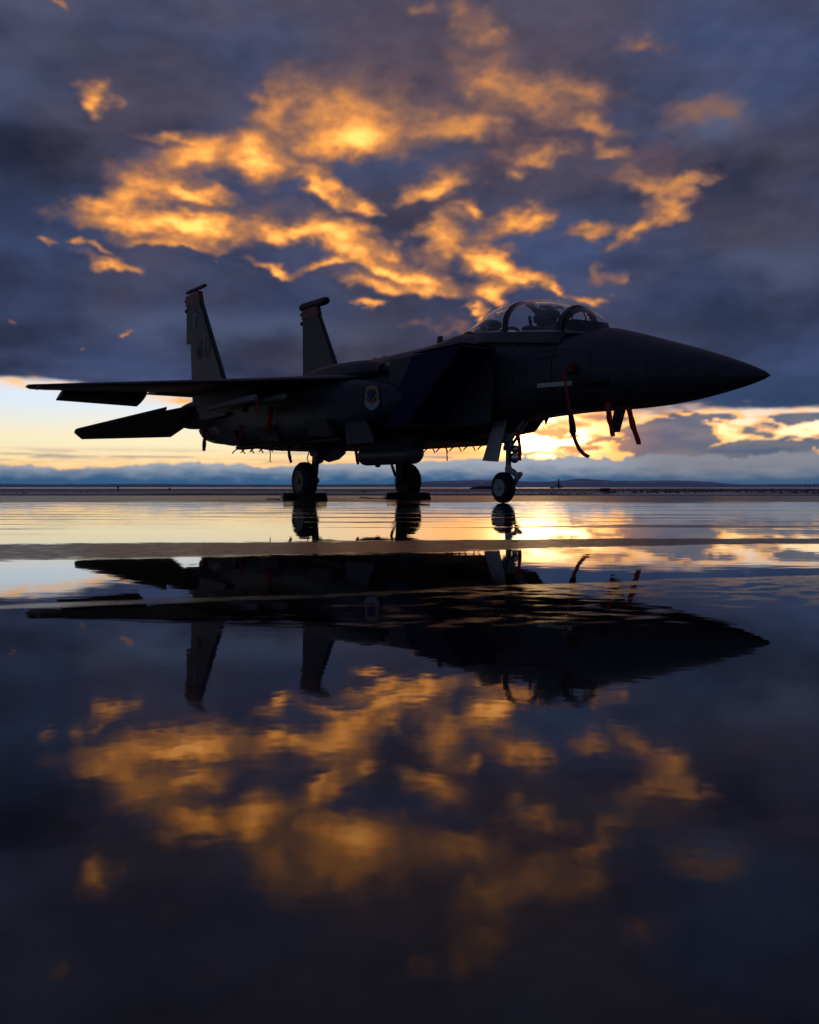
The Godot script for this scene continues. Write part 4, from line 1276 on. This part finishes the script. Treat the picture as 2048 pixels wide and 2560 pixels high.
func ground_gear() -> void:
	# fabric covers over the intakes, wrapped round the lips
	for z in [1.0, -1.0]:
		var o := P(5.6, 0.0, z * 1.1)
		var t := thing("intake_cover", "dark blue fabric cover over the intake mouth facing the camera" if z > 0 else "dark blue fabric cover over the far side intake behind the nose wheel leg", "intake cover", J * Transform3D(Basis.IDENTITY, o), "fabric intake covers")
		var b := Mesher.new()
		b.slab([P(4.93, 2.64, z * 0.76) - o, P(4.93, 2.64, z * 1.43) - o, P(6.46, 1.46, z * 1.49) - o, P(6.46, 1.46, z * 0.76) - o], Vector3(-0.05, -0.03, 0))
		obj("mouth_panel", b, M.cover, t)
		# the skirt round the outside: pleated
		b = Mesher.new()
		var rings := []
		var n := 60
		for k in n + 1:
			var f := float(k) / n
			var s0 := lerpf(4.845, 6.42, f)
			var y0 := lerpf(2.69, 1.43, f)
			var zz := lerpf(1.49, 1.555, f) + 0.002 * sin(k * 0.9) + 0.008
			var len := lerpf(1.35, 0.55, f)
			var back := P(s0 + len, lerpf(2.645, 1.40, f), z * (zz + 0.11 + 0.003 * sin(k * 0.9 + 0.6))) - o
			var front := P(s0, y0, z * zz) - o
			rings.append(PackedVector3Array([front, front.lerp(back, 0.33) + Vector3(0, 0, z * 0.003 * sin(k * 0.9 + 0.2)), front.lerp(back, 0.7) + Vector3(0, 0, z * 0.004 * sin(k * 0.9 + 0.4)), back, back - Vector3(0, 0, z * 0.012), front - Vector3(0, 0, z * 0.012)]))
		b.loft(rings)
		obj("pleated_skirt", b, M.cover, t)
		b = Mesher.new()
		b.slab([P(4.84, 2.712, z * 0.74) - o, P(4.84, 2.712, z * 1.5) - o, P(6.15, 2.685, z * 1.60) - o, P(5.8, 2.765, z * 0.74) - o], Vector3(0, 0.012, 0))
		obj("top_flap", b, M.cover, t)
	# probe cover with its long ribbon
	var o := P(3.05, 2.16, 0.66)
	var t := thing("probe_cover", "red padded cover on the nose side probe with a long ribbon", "probe cover", J * Transform3D(Basis.IDENTITY, o))
	var b := Mesher.new()
	b.lathe([[0.0, 0.04], [0.02, 0.062], [0.08, 0.07], [0.13, 0.058], [0.15, 0.02]], Vector3(0, 0, -0.03), Vector3(0, 0, 1), 16)
	b.box(Vector3(0.02, -0.05, 0.07), Vector3(0.14, 0.12, 0.10), Basis(Vector3(0, 0, 1), 0.2), 0.035)
	obj("pouch", b, M.reddark, t)
	b = Mesher.new()
	var line := []
	for p in [[3.10, 2.08, 0.80], [3.09, 1.9, 0.79], [3.06, 1.7, 0.775], [3.04, 1.56, 0.76], [3.02, 1.45, 0.755]]: line.append(P(p[0], p[1], p[2]) - o)
	b.strap(line, Vector3(1, 0, 0.4), 0.045, 0.004)
	obj("ribbon", b, M.red, t)
	b = Mesher.new()
	line = []
	for p in [[3.02, 1.45, 0.755], [3.0, 1.36, 0.755], [2.98, 1.25, 0.75], [2.97, 1.16, 0.75], [2.955, 1.09, 0.75]]: line.append(P(p[0], p[1], p[2]) - o)
	b.tube(line, [0.035, 0.045, 0.05, 0.055, 0.03], 8)
	obj("cloth_tie", b, M.dark, t)
	b = Mesher.new()
	line = []
	for p in [[2.955, 1.10, 0.75], [2.92, 1.0, 0.74], [2.85, 0.88, 0.73], [2.76, 0.80, 0.72], [2.66, 0.755, 0.71]]: line.append(P(p[0], p[1], p[2]) - o)
	b.strap(line, Vector3(0.5, 0.5, -0.7), 0.030, 0.004)
	obj("tail", b, M.red, t)
	hang("streamer", "red streamer hanging under the nose, just behind the dark blade aerial", [2.55, 1.60, 0.42], [[2.55, 1.60, 0.42], [2.51, 1.3, 0.42], [2.44, 1.07, 0.42]], 0.04, M.red)
	hang("streamer", "red streamer blowing forward under the nose, in front of the dark blade aerial", [2.18, 1.50, 0.36], [[2.18, 1.50, 0.36], [2.09, 1.2, 0.36], [1.97, 0.93, 0.36]], 0.042, M.red)
	hang("streamer", "dark red streamer hanging beside the nose wheel leg lights", [4.98, 1.30, 0.18], [[4.98, 1.30, 0.18], [4.90, 1.05, 0.18], [4.90, 0.76, 0.18]], 0.035, M.red)
	hang("streamer", "red streamer on the body side below the wing, above the left main wheel", [10.6, 2.02, 2.26], [[10.6, 2.02, 2.26], [10.62, 1.7, 2.29], [10.72, 1.44, 2.30]], 0.06, M.red)
	hang("streamer", "faint dark red streamer on the body side behind the main wheel", [12.25, 1.72, 2.24], [[12.25, 1.72, 2.24], [12.27, 1.5, 2.26], [12.3, 1.27, 2.26]], 0.035, M.red)
	hang("streamer", "dark red streamer hanging alone under the engine nozzles", [16.9, 1.96, 1.25], [[17.0, 1.96, 1.25], [17.05, 1.65, 1.25], [17.1, 1.3, 1.25]], 0.05, M.red)
	hang("streamer", "dark streamer hanging just left of the left main wheel's leg", [11.6, 1.24, 1.35], [[11.6, 1.24, 1.35], [11.6, 1.05, 1.35], [11.5, 0.85, 1.35]], 0.036, M.red)
	hang("streamer", "short dark streamer hanging between the gear door and the sensor pod", [9.95, 1.24, 0.55], [[9.95, 1.24, 0.55], [9.93, 1.0, 0.55], [9.85, 0.79, 0.55]], 0.034, M.red)
	hang("streamer", "thin cord streamer hanging under the belly left of the main wheels", [12.5, 1.22, 1.4], [[12.5, 1.22, 1.4], [12.5, 1.05, 1.4], [12.5, 0.88, 1.4]], 0.012, M.red)
	hang("streamer", "thin streamer hanging from the belly midway between pod and nose wheel", [6.9, 1.36, 0.35], [[6.9, 1.36, 0.35], [6.86, 1.1, 0.35], [6.83, 0.80, 0.35]], 0.012, M.red)
	hang("streamer", "short red streamer on the tip of the launch rail under the wing", [9.1, 2.02, 3.3], [[9.1, 2.02, 3.3], [9.1, 1.9, 3.3], [9.12, 1.78, 3.3]], 0.02, M.red)
	# orange padded cover lying on the spine by the far fin
	b = Mesher.new()
	b.loft([PackedVector3Array([Vector3(-0.5, 0, 0.1), Vector3(-0.5, 0.06, 0.06), Vector3(-0.5, 0.06, -0.06), Vector3(-0.5, 0, -0.1)]), PackedVector3Array([Vector3(-0.1, 0, 0.2), Vector3(-0.1, 0.10, 0.14), Vector3(-0.1, 0.09, -0.14), Vector3(-0.1, 0, -0.2)]), PackedVector3Array([Vector3(0.3, 0, 0.16), Vector3(0.3, 0.13, 0.1), Vector3(0.3, 0.12, -0.1), Vector3(0.3, 0, -0.16)]), PackedVector3Array([Vector3(0.55, 0, 0.06), Vector3(0.55, 0.04, 0.03), Vector3(0.55, 0.04, -0.03), Vector3(0.55, 0, -0.06)])])
	var pad := obj("vent_cover", b, M.orange)
	pad.transform = J * Transform3D(Basis.IDENTITY, P(11.9, 3.07, 0.0))
	tag(pad, "orange cloth cover lying on the jet's spine in front of the far fin", "vent cover")
	# chocks before and behind both main wheels, with cords
	for z in [1.0, -1.0]:
		for e in [1.0, -1.0]:
			var at := J * Transform3D(Basis.IDENTITY, P(10.78 + e * 0.47, 0.0, z * 1.38))
			var c := thing("wheel_chock", "black chock on the %s of the %s" % ["tail side" if e > 0 else "nose side", "main wheel nearest the tailplane" if z > 0 else "main wheel standing below the sensor pod"], "wheel chock", at, "wheel chocks")
			b = Mesher.new()
			b.loft([PackedVector3Array([Vector3(-0.10, 0.0, -0.27), Vector3(-0.03 , 0.16, -0.27), Vector3(0.04, 0.16, -0.27), Vector3(0.11, 0.0, -0.27)]), PackedVector3Array([Vector3(-0.10, 0.0, 0.27), Vector3(-0.03, 0.16, 0.27), Vector3(0.04, 0.16, 0.27), Vector3(0.11, 0.0, 0.27)])])
			obj("block", b, M.rubber, c)
			b = Mesher.new()
			b.tube([Vector3(0.04, 0.1, 0.27), Vector3(0.04, 0.08, 0.33), Vector3(-0.04, 0.03, 0.36)], 0.012, 6)
			obj("rope_loop", b, M.hose, c)
			b = Mesher.new()
			b.box(Vector3(0.005, 0.166, 0.0), Vector3(0.05, 0.008, 0.3), Basis.IDENTITY, 0.0)
			obj("tread_strip", b, M.hub, c)
		b = Mesher.new()
		var pts := []
		for k in 9:
			var f := k / 8.0
			pts.append(Vector3(-0.45 - 1.5 * f, 0.014 + 0.015 * sin(f * 9.0), 0.25 * sin(f * 3.0 + z)))
		b.tube(pts, 0.014, 6)
		var rope := obj("chock_rope", b, M.hose)
		rope.transform = J * Transform3D(Basis.IDENTITY, P(10.9, 0.0, z * 1.5))
		tag(rope, "dark rope trailing from the chocks of the %s" % ("main wheel nearest the tailplane" if z > 0 else "main wheel below the sensor pod"), "rope", "chock ropes")

func spot(u: float, d: float, y := 0.0) -> Transform3D:      # u: sideways slope from the camera's axis
	return Transform3D(Basis.IDENTITY, Vector3(u * d, y, -d))

func far_things() -> void:
	var post := mat(Color(0.03, 0.03, 0.033), 0.7)
	for q in [[-0.314, 66.0, 0.40, "taller of the two dark edge markers standing in the snow on the left"], [-0.2585, 76.0, 0.24, "shorter dark edge marker in the snow, nearer the jet's main wheels"]]:
		var t := thing("edge_marker", q[3], "edge marker", spot(q[0], q[1], -0.01), "taxiway edge markers")
		var b := Mesher.new()
		b.lathe([[0.0, 0.10], [0.02, 0.10], [0.03, 0.045], [q[2] * 0.55, 0.045]], Vector3.ZERO, Vector3.UP, 12)
		obj("stem", b, post, t)
		b = Mesher.new()
		b.lathe([[0.0, 0.05], [0.01, 0.072], [q[2] * 0.36, 0.066], [q[2] * 0.45, 0.02]], Vector3(0, q[2] * 0.55, 0), Vector3.UP, 12)
		obj("lamp_head", b, post, t)
	# low box sign on two feet
	var t := thing("airfield_sign", "low dark box sign at the tarmac's edge, right of the nose wheel", "sign", spot(0.2105, 45.0, 0.0))
	var b := Mesher.new()
	b.box(Vector3(0, 0.155, 0), Vector3(0.47, 0.17, 0.14), Basis.IDENTITY, 0.015)
	obj("case", b, post, t)
	for sg in [1.0, -1.0]:
		b = Mesher.new()
		b.box(Vector3(sg * 0.15, 0.035, 0), Vector3(0.03, 0.07, 0.06))
		obj("foot", b, post, t)
	b = Mesher.new()
	b.box(Vector3(0, 0.155, 0.072), Vector3(0.41, 0.11, 0.006))
	obj("face", b, M.mark, t)
	# aerial mast with short arms on the plain
	t = thing("aerial_mast", "dark mast with stubby cross arms on the far plain, right of the nose wheel", "aerial", spot(0.1607, 220.0, -0.02))
	b = Mesher.new()
	b.tube([Vector3(0, 0, 0), Vector3(0, 1.05, 0), Vector3(0, 1.4, 0), Vector3(0, 2.0, 0), Vector3(0, 2.35, 0)], [0.22, 0.26, 0.12, 0.17, 0.05], 8)
	obj("mast", b, post, t)
	for q in [[1.0, 1.45], [0.55, 1.15], [0.28, 1.9]]:
		b = Mesher.new()
		b.tube([Vector3(-q[1] * 0.5, q[0] - 0.08, 0), Vector3(0, q[0], 0), Vector3(q[1] * 0.5, q[0] - 0.04, 0)], 0.05, 6)
		obj("cross_arm", b, post, t)
	for x in [-0.7, -0.35, 0.42, 0.72]:
		b = Mesher.new()
		b.tube([Vector3(x, 0, 0), Vector3(x, 0.95 - 0.3 * absf(x), 0)], 0.045, 6)
		obj("upright", b, post, t)
	b = Mesher.new()
	b.box(Vector3(-1.5, 0.14, 0), Vector3(1.0, 0.28, 0.5), Basis.IDENTITY, 0.06)
	obj("cabinet", b, post, t)
	# a row of thin poles far off
	var heights := [1.7, 1.2, 1.4, 1.65]
	var side := [0.427, 0.4315, 0.4365, 0.440]
	var named := ["leftmost and tallest of the thin far poles at the picture's edge", "second from left and lowest of the thin far poles", "third from left of the thin far poles", "rightmost of the thin far poles at the picture's edge"]
	for k in 4:
		var p := thing("far_pole", named[k], "pole", spot(side[k], 300.0 + k * 5.0, -0.02), "thin poles far off on the right")
		b = Mesher.new()
		b.tube([Vector3.ZERO, Vector3(0, heights[k], 0)], [0.07, 0.045], 6)
		obj("shaft", b, post, p)
		b = Mesher.new()
		b.box(Vector3(0, heights[k], 0), Vector3(0.3, 0.12, 0.12), Basis.IDENTITY, 0.03)
		obj("lamp", b, post, p)
	# low mound of earth behind the nose wheel
	var rings := []
	for k in 13:
		var f := k / 12.0
		var h := 0.55 * pow(sin(PI * clampf(f * 0.94 + 0.03, 0, 1)), 0.45) * (1.0 + 0.12 * fine.get_noise_2d(f * 3.0, 1.0))
		var r := PackedVector3Array()
		for j in 9:
			var a := PI * j / 8.0
			r.append(Vector3(lerpf(-1.9, 2.6, f), sin(a) * h - 0.03, cos(a) * 1.6 * (0.5 + h)))
		rings.append(r)
	b = Mesher.new()
	b.loft(rings)
	var md := obj("earth_mound", b, mat(Color(0.045, 0.042, 0.036), 0.95), null, 80.0)
	md.transform = spot(0.0783, 150.0)
	tag(md, "low dark mound of earth on the plain just left of the nose wheel", "mound")
	# tufts of dead grass and scrub in the thin snow
	var rng := RandomNumberGenerator.new()
	rng.seed = 5
	b = Mesher.new()
	for k in 7:
		var a := TAU * k / 7 + 0.3
		var o := Vector3(cos(a), 0, sin(a))
		var sidew := Vector3(-sin(a), 0, cos(a)) * 0.10
		b.v.append_array(PackedVector3Array([o * 0.06 - sidew, o * 0.42 + Vector3(0, 0.65 + 0.3 * sin(k * 2.0), 0), o * 0.06 + sidew]))
	var mm := MultiMesh.new()
	mm.transform_format = MultiMesh.TRANSFORM_3D
	mm.mesh = b.build()
	var spots := []
	for k in 9000:
		var d := 40.0 + 110.0 * pow(rng.randf(), 1.3)
		var u := rng.randf_range(-0.6, 0.6)
		var n := fine.get_noise_2d(u * d * 0.05, d * 0.12) + 0.5 * maxf(u - 0.2, 0.0)
		if n < (0.20 if u > 0.1 else 0.34): continue
		var s := rng.randf_range(0.05, 0.17) * (1.0 if u > 0.2 else 0.6)
		spots.append(Transform3D(Basis(Vector3.UP, rng.randf() * TAU).scaled(Vector3(s * 2.2, s, s * 2.2)), Vector3(u * d, -0.01, -d)))
	mm.instance_count = spots.size()
	for k in spots.size(): mm.set_instance_transform(k, spots[k])
	var gr := MultiMeshInstance3D.new()
	gr.multimesh = mm
	var gm := mat(Color(0.10, 0.086, 0.06), 0.9)
	gm.cull_mode = BaseMaterial3D.CULL_DISABLED
	gr.material_override = gm
	gr.name = "dry_grass"
	gr.set_meta("kind", "stuff")
	gr.set_meta("label", "tufts of dead grass and scrub poking through thin snow")
	gr.set_meta("category", "grass")
	add_child(gr, true)
